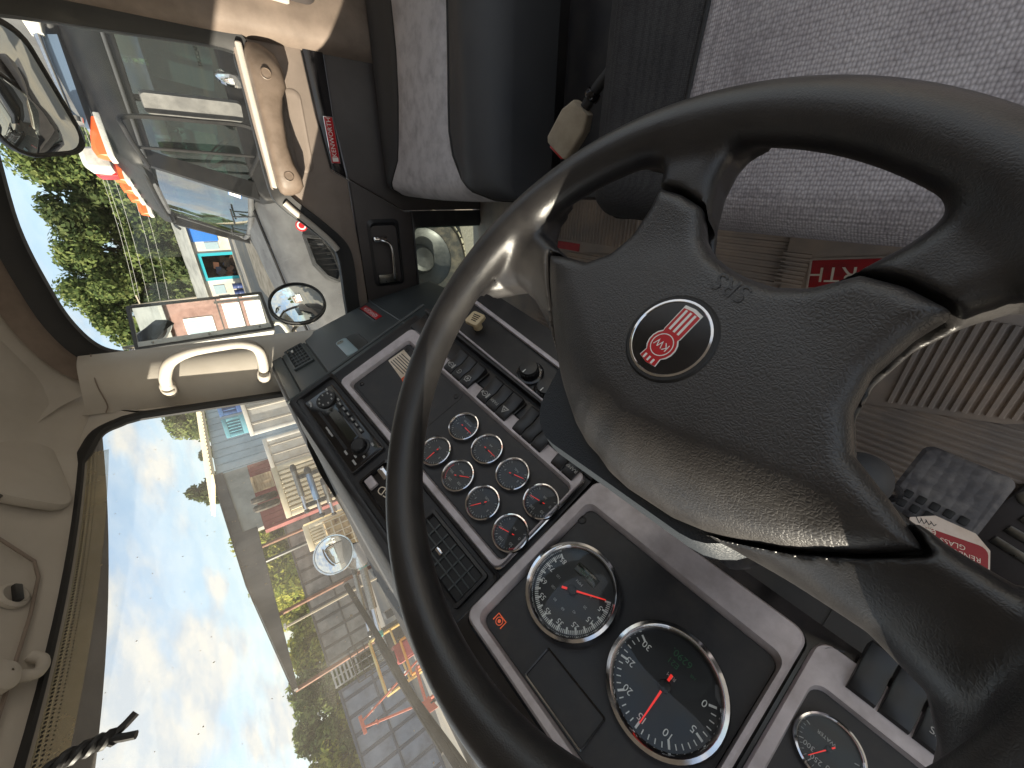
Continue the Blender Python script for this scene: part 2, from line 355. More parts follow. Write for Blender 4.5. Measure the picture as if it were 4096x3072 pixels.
for (ax, ay), (bx, by) in zip(fl[:-1], fl[1:]):
    ex, ey = bx - ax, by - ay; t = np.clip(((X2 - ax) * ex + (Y2 - ay) * ey) / (ex * ex + ey * ey), 0, 1)
    dF = np.minimum(dF, np.hypot(X2 - ax - ex * t, Y2 - ay - ey * t))
sm = np.clip(dF / 0.060, 0, 1); drop = 0.044 * (1 - sm) ** 2
blend = np.clip((rr2 - 0.12) / 0.085, 0, 1); blend = blend * blend * (3 - 2 * blend)
top = -0.011 - drop * (1 - 0.42 * blend) + 0.014 * blend
D3 = dW[:, :, None]; T3 = top[:, :, None]; Zg = gz[None, None, :]
spk = slab(D3, Zg, T3 - 0.040, T3 - 0.0005, 0.013)
padgap = dP[:, :, None]
carve = np.maximum(padgap - 0.0014, (T3 - 0.026) - Zg)
spk = np.maximum(spk, -carve)                              # leaves room for the pad
tor = np.sqrt((rr2[:, :, None] - 0.212) ** 2 + (Zg * 1.03) ** 2) - 0.0178
S = smin(tor, spk, 0.012)
S = np.maximum(S, -np.maximum(padgap - 0.0011, (T3 - 0.026) - Zg))
vs_, fs_ = nets(S, (gx[0], gx[0], gz[0]), hs)
wheel = thing('steering_wheel', 'black leather four-spoke steering wheel with a round red emblem on its pad', 'steering wheel', tuple(WC))
MB().add([P(WF, *q) for q in vs_], fs_).build('rim', leather2, wheel, fix=False, angle=80)
Sp = slab(padgap + 0.0005, Zg, T3 - 0.0245, T3 + 0.0012, 0.0115)
vs_, fs_ = nets(Sp, (gx[0], gx[0], gz[0]), hs)
padob = MB().add([P(WF, *q) for q in vs_], fs_).build('horn_pad', leather, wheel, fix=False, angle=80)
padob['label'] = 'grained black horn pad with embossed airbag lettering'
# emblem, low on the pad
EF = sub(WF, 0, -0.067, -0.0105, 0, 0.001)
MB().lathe(EF, [(30, -4), (30, 1.0), (28.6, 2.2), (26.6, 2.2)], 48).build('emblem_ring', rubber, padob)
MB().lathe(EF, [(26.9, 1.6), (26.6, 2.5), (25.2, 2.7), (24.8, 2.3)], 48).build('emblem_bezel', chrome, padob)
MB().disc(EF, 25.4, 2.0, 48).build('emblem_face', blackgloss, padob)
def plate(name, poly, h0, h1, m, par, F): return MB().prism(F, poly, h0, h1).build(name, m, par, smooth=False)
def ebody(s):
    L = [(-6.6, 8.2), (-7.9, 12.5), (-7.9, 16.2), (-4, 17.4), (4, 17.4), (7.9, 16.2), (7.9, 12.5), (6.6, 8.2)]
    pts = [(-5.4 * s - 0 , -19.5), (-5.6 * s, -4.0)]
    arc = [(9.6 * s * math.sin(R(a)), 6 + 9.6 * s * math.cos(R(a))) for a in range(-140, 141, 20)]
    topb = [(-6.2 * s, 13.8), (-6.8 * s, 18.8 + s * 0.4), (0, 20.2 + s * 0.4), (6.8 * s, 18.8 + s * 0.4), (6.2 * s, 13.8)]
    left = [a for a in arc if a[0] < 0 and a[1] < 12.5]; right = [a for a in arc if a[0] > 0 and a[1] < 12.5]
    return [(-6.6 * s, -20 * s), (-6.6 * s, -3)] + left + topb + right + [(6.6 * s, -3), (6.6 * s, -20 * s), (0, -21 * s)]
plate('emblem_outline', ebody(1.1), 2.0, 2.25, white, padob, EF)
plate('emblem_body', ebody(1.0), 2.1, 2.4, redpl, padob, EF)
for x in (-3.4, 0.2, 3.8):
    plate('emblem_stripe', [(x - 0.85, -19.8), (x + 0.85, -19.8), (x + 0.85, -4.4), (x - 0.85, -4.4)], 2.3, 2.5, white, padob, EF)
    plate('emblem_stripe', [(x - 0.75, 16), (x + 0.75, 16), (x + 0.75, 19.4), (x - 0.75, 19.4)], 2.3, 2.5, white, padob, EF)
MB().lathe(sub(EF, 0, 6), [(7.8, 2.3), (7.8, 2.55), (7.2, 2.55), (7.2, 2.3)], 32).build('emblem_circle', white, padob)
text('emblem_letters', 'KW', EF, 0, 5.8, 2.55, 7.2, white, padob, squash=0.92)
SR = MB()                                              # embossed lettering on the pad
text('embossed_letters', 'SRS', sub(WF, -0.006, -0.112, -0.0093, 0, 0.001), 0, 0, 0, 16, leather2, padob)

# ================================================================ STEERING COLUMN
colm = thing('steering_shroud', 'dark blue-grey steering column shroud below the wheel', 'steering column', tuple(P(WF, 0, 0.02, -0.20)))
CF = fr(WC, V(1, 0, 0), _n)
def loopc(w0, w1, y0, y1, r): return rrect(w0, y0, w1, y1, r, 6)
MB().loops(CF, [(loopc(-.10, .098, -.10, .048, .035), -.066), (loopc(-.11, .104, -.105, .056, .04), -.085), (loopc(-.105, .100, -.10, .060, .04), -.13), (loopc(-.08, .08, -.06, .08, .03), -.20), (loopc(-.06, .06, -.02, .10, .03), -.30)], cap0=True, cap1=True).build('shroud', mat('shroud_blue_grey', (44, 50, 57), 0.5, bump=('grain', 420, 0.3, 0.0006)), colm)
stalk_end = V(0.036, 0.332, 1.70)
MB().tube(crv([P(CF, -.06, 0.03, -.17), P(CF, -.08, .06, -.22), stalk_end + V(0, 0, .03), stalk_end], 6), 0.012, 12).build('tilt_lever', blackp, colm)
MB().lathe(fr(stalk_end, V(1, 0, 0), V(.05, .1, -1)), [(.012, -.02), (.026, -.012), (.034, .006), (.033, .022), (.022, .032), (.004, .036)], 24, cap1=True).build('lever_knob', darkvin, colm)
# ================================================================ CAB SHELL
cab = thing('truck_cab', 'beige and black truck cab interior that the camera sits inside', 'truck cab', (0.6, 0.0, 1.33))
XC = 0.6
def bow(x): return 0.10 - 0.205 * (x - XC) ** 2               # the windscreen bows forward at mid cab
# --- windscreen glass, seal, header
xs = np.linspace(-0.46, 1.40, 32)
def ws(x, t): return V(x, 0.672 + bow(x) * 1.02 - 0.072 * t, 2.06 + 0.615 * t)
rows = [[ws(x, t) for x in xs] for t in np.linspace(0, 1, 9)]
MB().loft(rows, closed=False).build('windscreen_glass', clear, cab)
# frit dots along the top of the glass
fb = MB()
for i in range(230):
    x = -0.15 + 1.5 * i / 230
    for k in range(3):
        r_ = 0.0022 - 0.0005 * k; c = ws(x + (0.0033 if k % 2 else 0), 0.978 - 0.010 * k) + V(0, -0.004, 0)
        fb.add([c + V(a, 0, b) for a, b in ngon(0, 0, r_, 6)], [tuple(range(6))])
o = fb.build('frit_dots', frit, cab, smooth=False); o['kind'] = 'stuff'
rs = np.random.RandomState(3); bs = MB()                     # dried spots and insect specks on the glass
for i in range(260):
    c = ws(rs.uniform(-.2, 1.3), rs.uniform(.12, .93)) + V(0, -.002, 0); r_ = rs.uniform(.0004, .0013); k = rs.uniform(.7, 2.2)
    bs.add([c + V(a, 0, b * k) for a, b in ngon(0, 0, r_, 6)], [tuple(range(6))])
o = bs.build('glass_specks', cream, cab, smooth=False); o['kind'] = 'stuff'
seal = [ws(1.352, t) + V(0, -0.014, 0) for t in np.linspace(0, 0.82, 9)] + crv([ws(1.345, 0.87) + V(0, -.014, 0), ws(1.315, 0.95) + V(0, -.013, 0), ws(1.25, 0.988) + V(0, -.012, 0)], 5) + [ws(x, 1.0) + V(0, -0.009, 0) for x in np.linspace(1.22, -0.42, 28)]
MB().tube(seal, [0.019] * 12 + [0.018] * 8 + [0.009] * (len(seal) - 20), 8, flat=0.6).build('windscreen_seal', rubber, cab)
# header trim and headliner: a section swept across the cab
sec = [(0.012, -0.012), (-0.012, 0.004), (-0.05, 0.040), (-0.13, 0.078), (-0.27, 0.120), (-0.45, 0.165), (-0.75, 0.19), (-1.5, 0.20)]
hx = np.linspace(-0.52, 1.47, 34)
def hp(x, dy, dz):
    e = max(0, abs(x - XC) - 0.62); f = min(1, -dy / 0.3) if dy < 0 else 0
    return V(x, 0.598 + bow(x) * (1 - 0.7 * f) + dy, 2.675 + dz - 0.55 * e * e * (0.3 + f) - 0.0 * e)
MB().loft([[hp(x, *q) for x in hx] for q in crv(sec, 4)], closed=False).build('headliner', headl, cab, angle=60)
MB().loft([[hp(x, q[0], q[1] + 0.035) for x in hx] for q in sec], closed=False).build('roof_skin', blackp, cab)
# recessed overhead locker outline and its two hook latches
def hs_(x, t):                                               # on the header slope, t metres up the slope
    k = t / 0.42; q = np.interp(k, np.linspace(0, 1, 5), [s_[0] for s_ in sec[1:6]]), np.interp(k, np.linspace(0, 1, 5), [s_[1] for s_ in sec[1:6]])
    return hp(x, *q) + V(0, -0.002, -0.004)
lock = [(0.98, 0.40), (0.95, 0.2), (0.915, 0.075), (0.88, 0.055), (0.80, 0.05), (0.6, 0.05), (0.35, 0.05), (0.1, 0.05)]
MB().tube([hs_(x, t) for x, t in lock], 0.0028, 6).build('locker_seam', taupe, cab)
for x, t in ((0.835, 0.10), (1.12, 0.13)):
    c = hs_(x, t)
    MB().lathe(fr(c, V(1, 0, 0), V(0, -0.45, -0.9)), [(0.024, -.004), (0.024, .002), (0.018, .005), (0.012, .0015), (0.002, .001)], 20).build('latch_cup', headl, cab)
    MB().box(fr(c, V(.8, -.3, 0), V(0, -0.45, -0.9)), -0.016, 0.016, -0.006, 0.006, 0.003, 0.011).build('latch_hook', blackp, cab, bevel=0.002)
c = hs_(0.70, 0.045)
MB().tube(crv([c + V(-.02, -.015, 0), c + V(-.015, .008, -.02), c + V(.012, .014, -.02), c + V(.02, 0, -.008)], 6), [0.008] * 18 + [0.006], 10).build('visor_clip', headl, cab)
MB().lathe(fr(c + V(-.03, -.03, -.004), V(1, 0, 0), V(0, -.3, -1)), [(.022, -.008), (.022, .004), (.014, .011), (.002, .012)], 20).build('clip_base', headl, cab)
bx_ = np.linspace(-0.3, 1.26, 30)
MB().loft([[ws(x, t) + V(0, -0.003, 0) for x in bx_] for t in (0.925, 0.955, 0.985)], closed=False).build('lit_dust_band', lit_dustband, cab)
# --- windscreen pillar on the passenger side with its grab handle
def pil(t): return [V(1.475, 0.455 - 0.03 * t, 2.17 + 0.47 * t), V(1.428, 0.468 - 0.03 * t, 2.17 + 0.47 * t), V(1.402, 0.51 - 0.03 * t, 2.17 + 0.475 * t), V(1.389, 0.585 - 0.045 * t, 2.17 + 0.485 * t), V(1.385, 0.640 - 0.080 * t, 2.17 + 0.495 * t)]
pl = MB().loft([crv(pil(t), 5) for t in np.linspace(-0.25, 1.02, 10)], closed=False).build('pillar_trim', beige, cab, angle=60)
MB().tube([p + V(-.003, -.002, 0) for p in crv([pil(0.965)[0], pil(0.955)[2], pil(0.93)[3], pil(0.93)[4]], 5)], 0.0016, 6).build('pillar_seam', taupe, pl)
def resamp(p, n):
    p = np.array(p); d = np.r_[0, np.cumsum(np.linalg.norm(np.diff(p, axis=0), axis=1))]; t = np.linspace(0, d[-1], n)
    return [V(*[np.interp(u, d, p[:, k]) for k in range(3)]) for u in t]
eA = [pil(t)[4] for t in np.linspace(-.22, .95, 12)] + [V(1.425, .555, 2.66), V(1.40, .57, 2.71), V(1.25, .60, 2.72)]
MB().strip(resamp(eA, 40), resamp([p + V(.004, -.006, .004) for p in seal[:20]], 40)).build('pillar_edge', beige, cab, angle=70)
g = [V(1.386, 0.548, 2.487), V(1.372, 0.522, 2.486), V(1.335, 0.478, 2.478), V(1.305, 0.430, 2.452), V(1.295, 0.408, 2.405), V(1.296, 0.406, 2.340), V(1.302, 0.412, 2.285), V(1.318, 0.440, 2.252), V(1.345, 0.490, 2.246), V(1.376, 0.548, 2.252), V(1.386, 0.57, 2.256)]
gp = crv(g, 6)
gh = MB().tube(gp, [0.019 if i < 8 or i > len(gp) - 9 else 0.0145 for i in range(len(gp))], 14).build('grab_handle', beige, cab)
for c in (V(1.366, 0.530, 2.487), V(1.360, 0.545, 2.253)):
    MB().lathe(fr(c, V(0, 0, 1), V(-.72, -.68, 0)), [(.0145, 0), (.0145, .009), (.0125, .0105), (.0115, .0085), (.001, .009)], 20).build('bolt_cap', beige, gh)
# --- driver's side, unseen: pillar shifted to pass the sun, cowl panel to block it
MB().loft([crv([V(-0.50, 0.45, z), V(-0.46, 0.46, z), V(-0.425, 0.52, z), V(-0.43, 0.58, z), V(-0.50, 0.60, z), V(-0.54, 0.52, z)], 3, closed=True) for z in (1.9, 2.70)], cap0=True, cap1=True).build('driver_pillar', beige, cab)
MB().prism(SIDE, [(0.90, 1.2), (0.90, 2.16), (0.50, 2.16), (0.44, 2.0), (0.44, 1.2)], -0.56, -0.50).build('cowl_blocker', taupe, cab)  # unseen panel added to keep low sun off the driver's seat
# --- floor, firewall, tunnel
MB().box(WORLD, -0.55, 1.56, -0.95, 0.95, 1.28, 1.33).build('floor', matrub, cab)
MB().prism(SIDE, [(0.56, 1.33), (0.75, 1.55), (0.80, 2.15), (0.88, 2.17), (0.88, 1.28), (0.56, 1.28)], -0.55, 1.54).build('firewall', darkvin, cab)
rb = MB()
for i in range(44):                                           # moulded ribs run across the floor
    y = 0.02 + i * 0.0135
    rb.prism(SIDE, [(y, 1.329), (y + 0.0018, 1.3345), (y + 0.0065, 1.3345), (y + 0.0083, 1.329)], -0.34, 1.10)
o = rb.build('floor_ribs', matrub, cab, smooth=False); o['kind'] = 'stuff'
# --- the drop visor outside, over the windscreen
vis = MB()
ve = [V(x, 0.775 + 0.225 * (1 - ((x - XC) / 0.95) ** 2) , 2.722) for x in np.linspace(-0.35, 1.62, 24)]
vb = [V(x, 0.60 + bow(x) + 0.01, 2.78) for x in np.linspace(-0.35, 1.62, 24)]
vis.loft([vb, ve, [p + V(0, .006, .012) for p in ve], [p + V(0, 0, .05) for p in vb]], closed=False).build('outer_visor', mat('visor_underside', (96, 92, 92), 0.5, var=(8, (78, 75, 76), 0.35, 0.7), bump=('noise', 40, 0.2, 0.002)), cab)
# fittings in the dark gap between the seats
MB().box(fr(V(0.72, -0.30, 1.44), V(1, 0, 0), V(0, 0, 1)), -0.13, 0.10, -0.35, 0.32, 0, 0.10).build('seat_riser', blackp, cab, bevel=0.02)

# ================================================================ PASSENGER SUN VISOR
sv = thing('sun_visor', 'pale folded-up sun visor with rounded end above the windscreen', 'sun visor', (1.12, 0.60, 2.70))
e1 = V(1.035, 0.585, 2.718); dv = V(0.62, -0.22, 0.055); dv /= np.linalg.norm(dv)
SVF = fr(e1, dv, V(0.05, -0.52, -0.85))
lp = lambda k, d: [(a, b) for a, b in rrect(0 + d, -0.075 + d, 0.52 - d, 0.075 - d, 0.04, 6)]
MB().loops(SVF, [(lp(0, 0.010), -0.004), (lp(0, 0.002), 0.002), (lp(0, 0), 0.010), (lp(0, 0.003), 0.019), (lp(0, 0.014), 0.026)], cap0=True, cap1=True).build('visor_board', headl, sv)
MB().prism(fr(P(SVF, 0.03, 0.05, 0.006), V(.55, .6, 0), V(0, -.5, -.85)), [(-0.02, -0.03), (0.075, 0.012), (0.07, 0.02), (0.01, 0.035), (-0.03, 0.02)], 0, 0.012).build('hinge_bracket', doordark, sv, bevel=0.003)

# ================================================================ PASSENGER DOOR
door = thing('passenger_door', 'taupe passenger door with tan pull handle, chrome latch and low lookdown pane', 'door', (1.52, 0.05, 1.33))
win = crv([(-0.325, 2.12), (-0.32, 2.35), (-0.31, 2.55), (-0.26, 2.605), (-0.1, 2.617), (0.10, 2.650), (0.25, 2.652), (0.350, 2.642), (0.425, 2.612), (0.457, 2.555), (0.472, 2.46), (0.492, 2.30), (0.510, 2.14), (0.520, 2.00), (0.49, 1.935), (0.36, 1.925), (0.235, 1.922), (0.185, 1.942), (0.12, 2.005), (0.06, 2.068), (0.01, 2.088), (-0.15, 2.092), (-0.29, 2.095)], 6, closed=True)
def offs(path, d):
    n = len(path); out = []
    for i in range(n):
        t = path[(i + 1) % n] - path[i - 1]; t = t / np.linalg.norm(t); out.append(path[i] + d * np.array([-t[1], t[0]]))
    return out
# orientation: outward offset
cen = np.mean(win, 0); sgn = 1 if np.linalg.norm(offs(win, 0.01)[0] - cen) > np.linalg.norm(win[0] - cen) else -1
def ringloop(d, x): return [V(x, q[0], q[1]) for q in offs(win, sgn * d)]
MB().loft([ringloop(-0.006, 1.535), ringloop(-0.006, 1.505), ringloop(0.004, 1.497), ringloop(0.020, 1.492), ringloop(0.038, 1.486), ringloop(0.042, 1.500)], ring=False).build('window_seal', rubber, door, angle=50)
upto = [i for i, q in enumerate(win) if q[1] > 2.10 and i < len(win) * 0.7]
MB().loft([[V(x, q[0], q[1] + dz) for q in [offs(win, sgn * 0.084)[i] for i in upto if win[i][1] > 2.585]] for x, dz in ((1.470, -.006), (1.445, 0.03), (1.38, 0.075), (1.22, 0.13))], closed=False).build('side_rail', headl, cab, angle=60)
MB().loft([[V(x, q[0], q[1]) for q in [offs(win, sgn * d)[i] for i in upto]] for d, x in ((0.036, 1.498), (0.040, 1.474), (0.050, 1.462), (0.068, 1.456), (0.080, 1.452), (0.086, 1.47))], closed=False).build('window_trim', brownt, door, angle=60)
MB().add([V(1.512, q[0], q[1]) for q in win], [tuple(range(len(win)))]).build('window_glass', sideclear, door, smooth=False)
# upper panel: taupe moulding below the window line
belt = [(-0.60, 2.098), (-0.32, 2.100), (-0.15, 2.096), (0.01, 2.090), (0.045, 2.075), (0.08, 2.045)]
low = [(0.125, 1.998), (0.185, 1.938), (0.225, 1.916), (0.36, 1.915), (0.56, 1.915)]
up = belt + low + [(0.56, 1.853), (0.25, 1.850), (0.062, 1.857), (-0.018, 1.857), (-0.044, 1.906), (-0.193, 1.922), (-0.60, 1.945)]
MB().prism(SIDE, up, 1.497, 1.535).build('upper_panel', taupe, door, bevel=0.006, seg=3)
MB().prism(SIDE, [(-0.335, 2.0965), (0.008, 2.0875), (0.012, 2.074), (-0.335, 2.080)], 1.478, 1.4975).build('sill_cap', beige, door, bevel=0.005, seg=3)
MB().tube([V(1.492, a, b) for a, b in crv([(0.05, 2.062), (0.085, 2.030), (0.12, 1.995), (0.17, 1.950), (0.20, 1.93)], 5)], 0.010, 10).build('sill_slope', beige, door)
# badge strip
MB().prism(SIDE, [(-0.60, 1.943), (-0.193, 1.920), (-0.047, 1.904), (-0.022, 1.860), (-0.185, 1.874), (-0.60, 1.872)], 1.493, 1.51).build('badge_strip', blackgloss, door, bevel=0.003)
BD = fr(V(1.4925, -0.127, 1.8885), V(0, -1, 0.02), V(-1, 0, 0), 0.001)
bd = MB().box(BD, -62, 62, -12.5, 12.5, 0, 1.6).build('name_badge', redpl, door, bevel=0.0004); bd['label'] = 'red name badge on the black strip of the door'
MB().box(BD, -63.5, 63.5, -13.8, 13.8, -0.4, 0.9).build('badge_border', chrome, bd, bevel=0.0003)
text('badge_letters', 'KENWORTH', BD, 8, 0, 1.9, 19, white, bd, squash=0.98)
MB().box(BD, -58, -46, -9, 9, 1.65, 1.9).build('badge_mark', white, bd)
# lower skin, in pieces round the lookdown pane
lw = MB(); lw.prism(SIDE, [(-0.60, 1.868), (-0.185, 1.870), (-0.022, 1.853), (0.078, 1.668), (0.078, 1.20), (-0.60, 1.20)], 1.499, 1.535); lw.build('lower_panel', doordark, door, bevel=0.004)
fp = MB(); fp.prism(SIDE, [(-0.016, 1.850), (0.56, 1.848), (0.56, 1.640), (0.084, 1.640), (0.084, 1.664)], 1.501, 1.535); fp.build('front_panel', doordark, door, bevel=0.004)
frm = MB()
pin = rrect(0.140, 1.285, 0.455, 1.632, 0.022, 5); pout = rrect(0.082, 1.20, 0.56, 1.639, 0.004, 5)
frm.loops(SIDE, [(pout, 1.535), (pout, 1.503), (rrect(.125, 1.27, .47, 1.6335, .028, 5), 1.500), (pin, 1.508), (pin, 1.535)]).build('lookdown_frame', blackp, door)
MB().tube([V(1.512, a, b) for a, b in rrect(0.140, 1.285, 0.455, 1.632, 0.022, 5)], 0.0035, 6, closed=True).build('lookdown_gasket', mat('gasket_green', (96, 120, 108), 0.5), door)
MB().add([V(1.518, a, b) for a, b in pin], [tuple(range(len(pin)))]).build('lookdown_glass', greenlens, door, smooth=False)
# latch in its recess
rec = rrect(0.105, 1.695, 0.345, 1.815, 0.02, 4)
MB().loops(SIDE, [(rec, 1.500), (rrect(0.117, 1.705, 0.335, 1.805, 0.018, 4), 1.494), (rrect(0.16, 1.715, 0.330, 1.800, 0.012, 4), 1.522)], cap1=True).build('latch_recess', blackp, door)
MB().tube(crv([V(1.497, .175, 1.798), V(1.480, .178, 1.770), V(1.476, .19, 1.748), V(1.474, .215, 1.741), V(1.474, .27, 1.742), V(1.478, .312, 1.743), V(1.495, .325, 1.735)], 5), 0.0055, 10).build('latch_lever', chrome, door)
MB().box(SIDE, .163, .183, 1.752, 1.803, 1.478, 1.494).build('lever_root', chrome, door, bevel=0.004)
MB().box(SIDE, .30, .333, 1.725, 1.798, 1.490, 1.497).build('latch_plate', steel, door, bevel=0.003)
# tan pull handle
ph = MB(); prof = []
for i, (y, zt, zb, x) in enumerate([(-0.335, 2.072, 2.035, 1.470), (-0.315, 2.080, 2.010, 1.450), (-0.28, 2.082, 2.000, 1.434), (-0.24, 2.082, 2.000, 1.428), (-0.215, 2.081, 2.016, 1.427), (-0.18, 2.081, 2.024, 1.427), (-0.10, 2.080, 2.028, 1.427), (-0.055, 2.080, 2.020, 1.428), (-0.02, 2.078, 2.006, 1.432), (0.005, 2.075, 2.004, 1.440), (0.022, 2.068, 2.016, 1.455), (0.030, 2.058, 2.035, 1.475)]):
    zc_ = (zt + zb) / 2; hz = (zt - zb) / 2
    prof.append([V(x + 0.030 + 0.030 * math.copysign(abs(math.cos(a)) ** 0.6, math.cos(a)), y, zc_ + hz * math.copysign(abs(math.sin(a)) ** 0.7, math.sin(a))) for a in np.linspace(0, 2 * math.pi, 21)[:-1]])
pho = ph.loft(prof, True, True, True).build('pull_handle', tanp, door)
for y, z in ((-0.264, 2.047), (-0.022, 2.045)):
    MB().lathe(fr(V(1.4315, y, z), V(0, 1, 0), V(-1, 0, 0)), [(.0135, -.006), (.0135, .0016), (.0118, .0026), (.0108, .0006), (.0005, .0008)], 24).build('screw_cap', tanp, pho)
MB().loops(SIDE, [(rrect(-0.25, 1.955, -0.035, 2.005, 0.022, 5), 1.4968), (rrect(-0.246, 1.959, -0.039, 2.001, 0.02, 5), 1.4945), (rrect(-0.235, 1.965, -0.05, 1.998, 0.016, 5), 1.4962)], cap1=True).build('pull_recess', taupe, door)
# rear door post of the cab, seen past the seat
MB().loft([[V(1.50, -0.345, z), V(1.468, -0.358, z), V(1.455, -0.375, z), V(1.452, -0.405, z), V(1.46, -0.46, z), V(1.50, -0.62, z)] for z in (1.2, 1.7, 2.1, 2.4, 2.66)], closed=False).build('door_post', brownt, cab, angle=60)
MB().prism(SIDE, [(-0.425, 1.95), (-0.47, 1.95), (-0.60, 2.0), (-0.60, 2.60), (-0.45, 2.60)], 1.438, 1.458).build('rear_trim', beige, cab, bevel=0.008)
MB().loops(SIDE, [(rrect(-.62, 1.88, -.435, 2.05, .03, 4), 1.45), (rrect(-.61, 1.89, -.445, 2.04, .025, 4), 1.434)], cap1=True).build('belt_anchor_cover', doordark, cab)

# ================================================================ SEATS
def cushion(par, cx, yf, yb, z, W, xl, xr, depth, mc, mb, bol, names):
    """one cushion: centre panel flaring at the front between two bolsters; rows run from the back to under the front edge"""
    rows = [(yb + (yf - 0.055 - yb) * t, 0.0) for t in np.linspace(0, 1, 12)]
    rows += [(yf - 0.055 + 0.055 * math.sin(a), -0.055 * (1 - math.cos(a))) for a in np.linspace(0.2, math.pi / 2, 7)] + [(yf + 0.002, -depth * 0.7), (yf - 0.02, -depth)]
    hw = W / 2; parts = [[], [], []]
    for y, dz in rows:
        a, b = xl(y), xr(y)
        def surf(x):
            e = hw - abs(x); rd = 0.055; side = 0
            if e < rd: side = -(rd - math.sqrt(max(0, rd * rd - (rd - e) ** 2)))
            bo = bol * math.exp(-((hw - 0.07 - abs(x)) / 0.055) ** 2)
            seamd = -0.006 * (math.exp(-((x - a) / 0.008) ** 2) + math.exp(-((x - b) / 0.008) ** 2))
            crown = 0.012 * (1 - (x / hw) ** 2)
            return V(cx + x, y - 0.01 * (x / hw) ** 2 * (1 if dz < 0 else 0.3), z + dz + side + bo * (1 if dz > -.02 else .6) + seamd + crown)
        edge = lambda s: [V(cx + s * hw, y, z + dz - 0.055), V(cx + s * (hw - .002), y, z - depth - 0.02)]
        l = [surf(x) for x in np.linspace(-hw + 1e-4, a, 12)]; m_ = [surf(x) for x in np.linspace(a, b, 14)]; r_ = [surf(x) for x in np.linspace(b, hw - 1e-4, 12)]
        parts[0].append(edge(-1)[::-1] + l); parts[1].append(m_); parts[2].append(r_ + edge(1))
    for e_, k_s in ((0, 1), (-1, -1)):
        MB().tube([r_[e_] + V(0, 0, .0015) for r_ in parts[1]], 0.0028, 6).build('piping', rubber, par)
    for i, (mm, nm) in enumerate(((mb, names[1]), (mc, names[0]), (mb, names[1]))):
        MB().loft(parts[i], closed=False).build(nm, mm, par, angle=70)
pseat = thing('passenger_seat', 'charcoal passenger seat with light grey centre beside the door', 'seat', (1.15, -0.2, 1.33))
fx = lambda pts: (lambda y: float(np.interp(y, [p[0] for p in pts], [p[1] for p in pts])))
cushion(pseat, 1.172, 0.035, -0.62, 1.715, 0.66, fx([(-.62, -.17), (-.30, -.150), (-.137, -.135), (-.083, -.145), (-.035, -.175), (0.0, -.24), (.04, -.30)]), fx([(-.62, .16), (-.35, .150), (-.24, .163), (-.077, .20), (0.0, .245), (.04, .27)]), 0.16, fabric2, darkvin, 0.028, ('cushion_centre', 'cushion_bolster'))
MB().loft([[V(1.172 + a, -0.58 + 0.05 * math.cos(a * 5), 1.60), V(1.172 + a, -0.60, 1.95), V(1.172 + a, -0.66, 2.3)] for a in np.linspace(-0.30, 0.30, 9)], closed=False).build('backrest', darkvin, pseat)
MB().box(WORLD, 0.90, 1.44, -0.56, 0.0, 1.33, 1.60).build('seat_base', blackp, pseat, bevel=0.02)
MB().tube(crv([V(.86, -.02, 1.585), V(.84, .03, 1.575), V(.875, .045, 1.57), V(.90, .02, 1.575)], 6), 0.008, 10).build('slide_lever', blackgloss, pseat)
dseat = thing('driver_seat', 'woven grey driver seat cushion with charcoal side bolster, nearest the camera', 'seat', (0.14, -0.25, 1.33))
cushion(dseat, 0.145, 0.048, -0.70, 1.752, 0.75, fx([(-.7, -.20), (.07, -.20)]), fx([(-.70, .215), (-.20, .198), (-.08, .205), (0.0, .205), (.07, .190)]), 0.15, fabric, darkfab, 0.018, ('cushion_centre', 'cushion_bolster'))
MB().box(WORLD, -0.16, 0.45, -0.60, 0.0, 1.34, 1.60).build('seat_base', blackp, dseat, bevel=0.02)

bk = thing('seat_belt_buckle', 'beige seat belt buckle with red button on a black stalk between the seats', 'seat belt buckle', (0.62, -0.10, 1.62))
q0 = V(0.640, -0.072, 1.700); q1 = V(0.590, -0.135, 1.690); ad = (q1 - q0) / np.linalg.norm(q1 - q0)
BK = fr(q0, ad, V(-.25, .15, 1))
MB().loops((BK[0], BK[2], BK[3], BK[1], 1.0), [(rrect(-.026, -.012, .026, .012, .006), -.004), (rrect(-.030, -.015, .030, .015, .006), .004), (rrect(-.030, -.015, .030, .015, .006), .055), (rrect(-.020, -.012, .020, .012, .006), .078)], cap0=True, cap1=True).build('buckle_body', taupe_lt, bk)
MB().box((BK[0], BK[2], BK[3], BK[1], 1.0), -.018, .018, -.007, .008, -.010, -.003).build('release_button', redpl, bk, bevel=0.002)
MB().tube([q1 - ad * .004, q1 + ad * .03, q1 + ad * .16 + V(0, 0, -.03)], 0.0095, 12).build('stalk', rubber, bk)
MB().lathe(fr(q1 + ad * .012, V(0, 0, 1), ad), [(.013, 0), (.015, .006), (.013, .012)], 16).build('stalk_collar', blackgloss, bk)

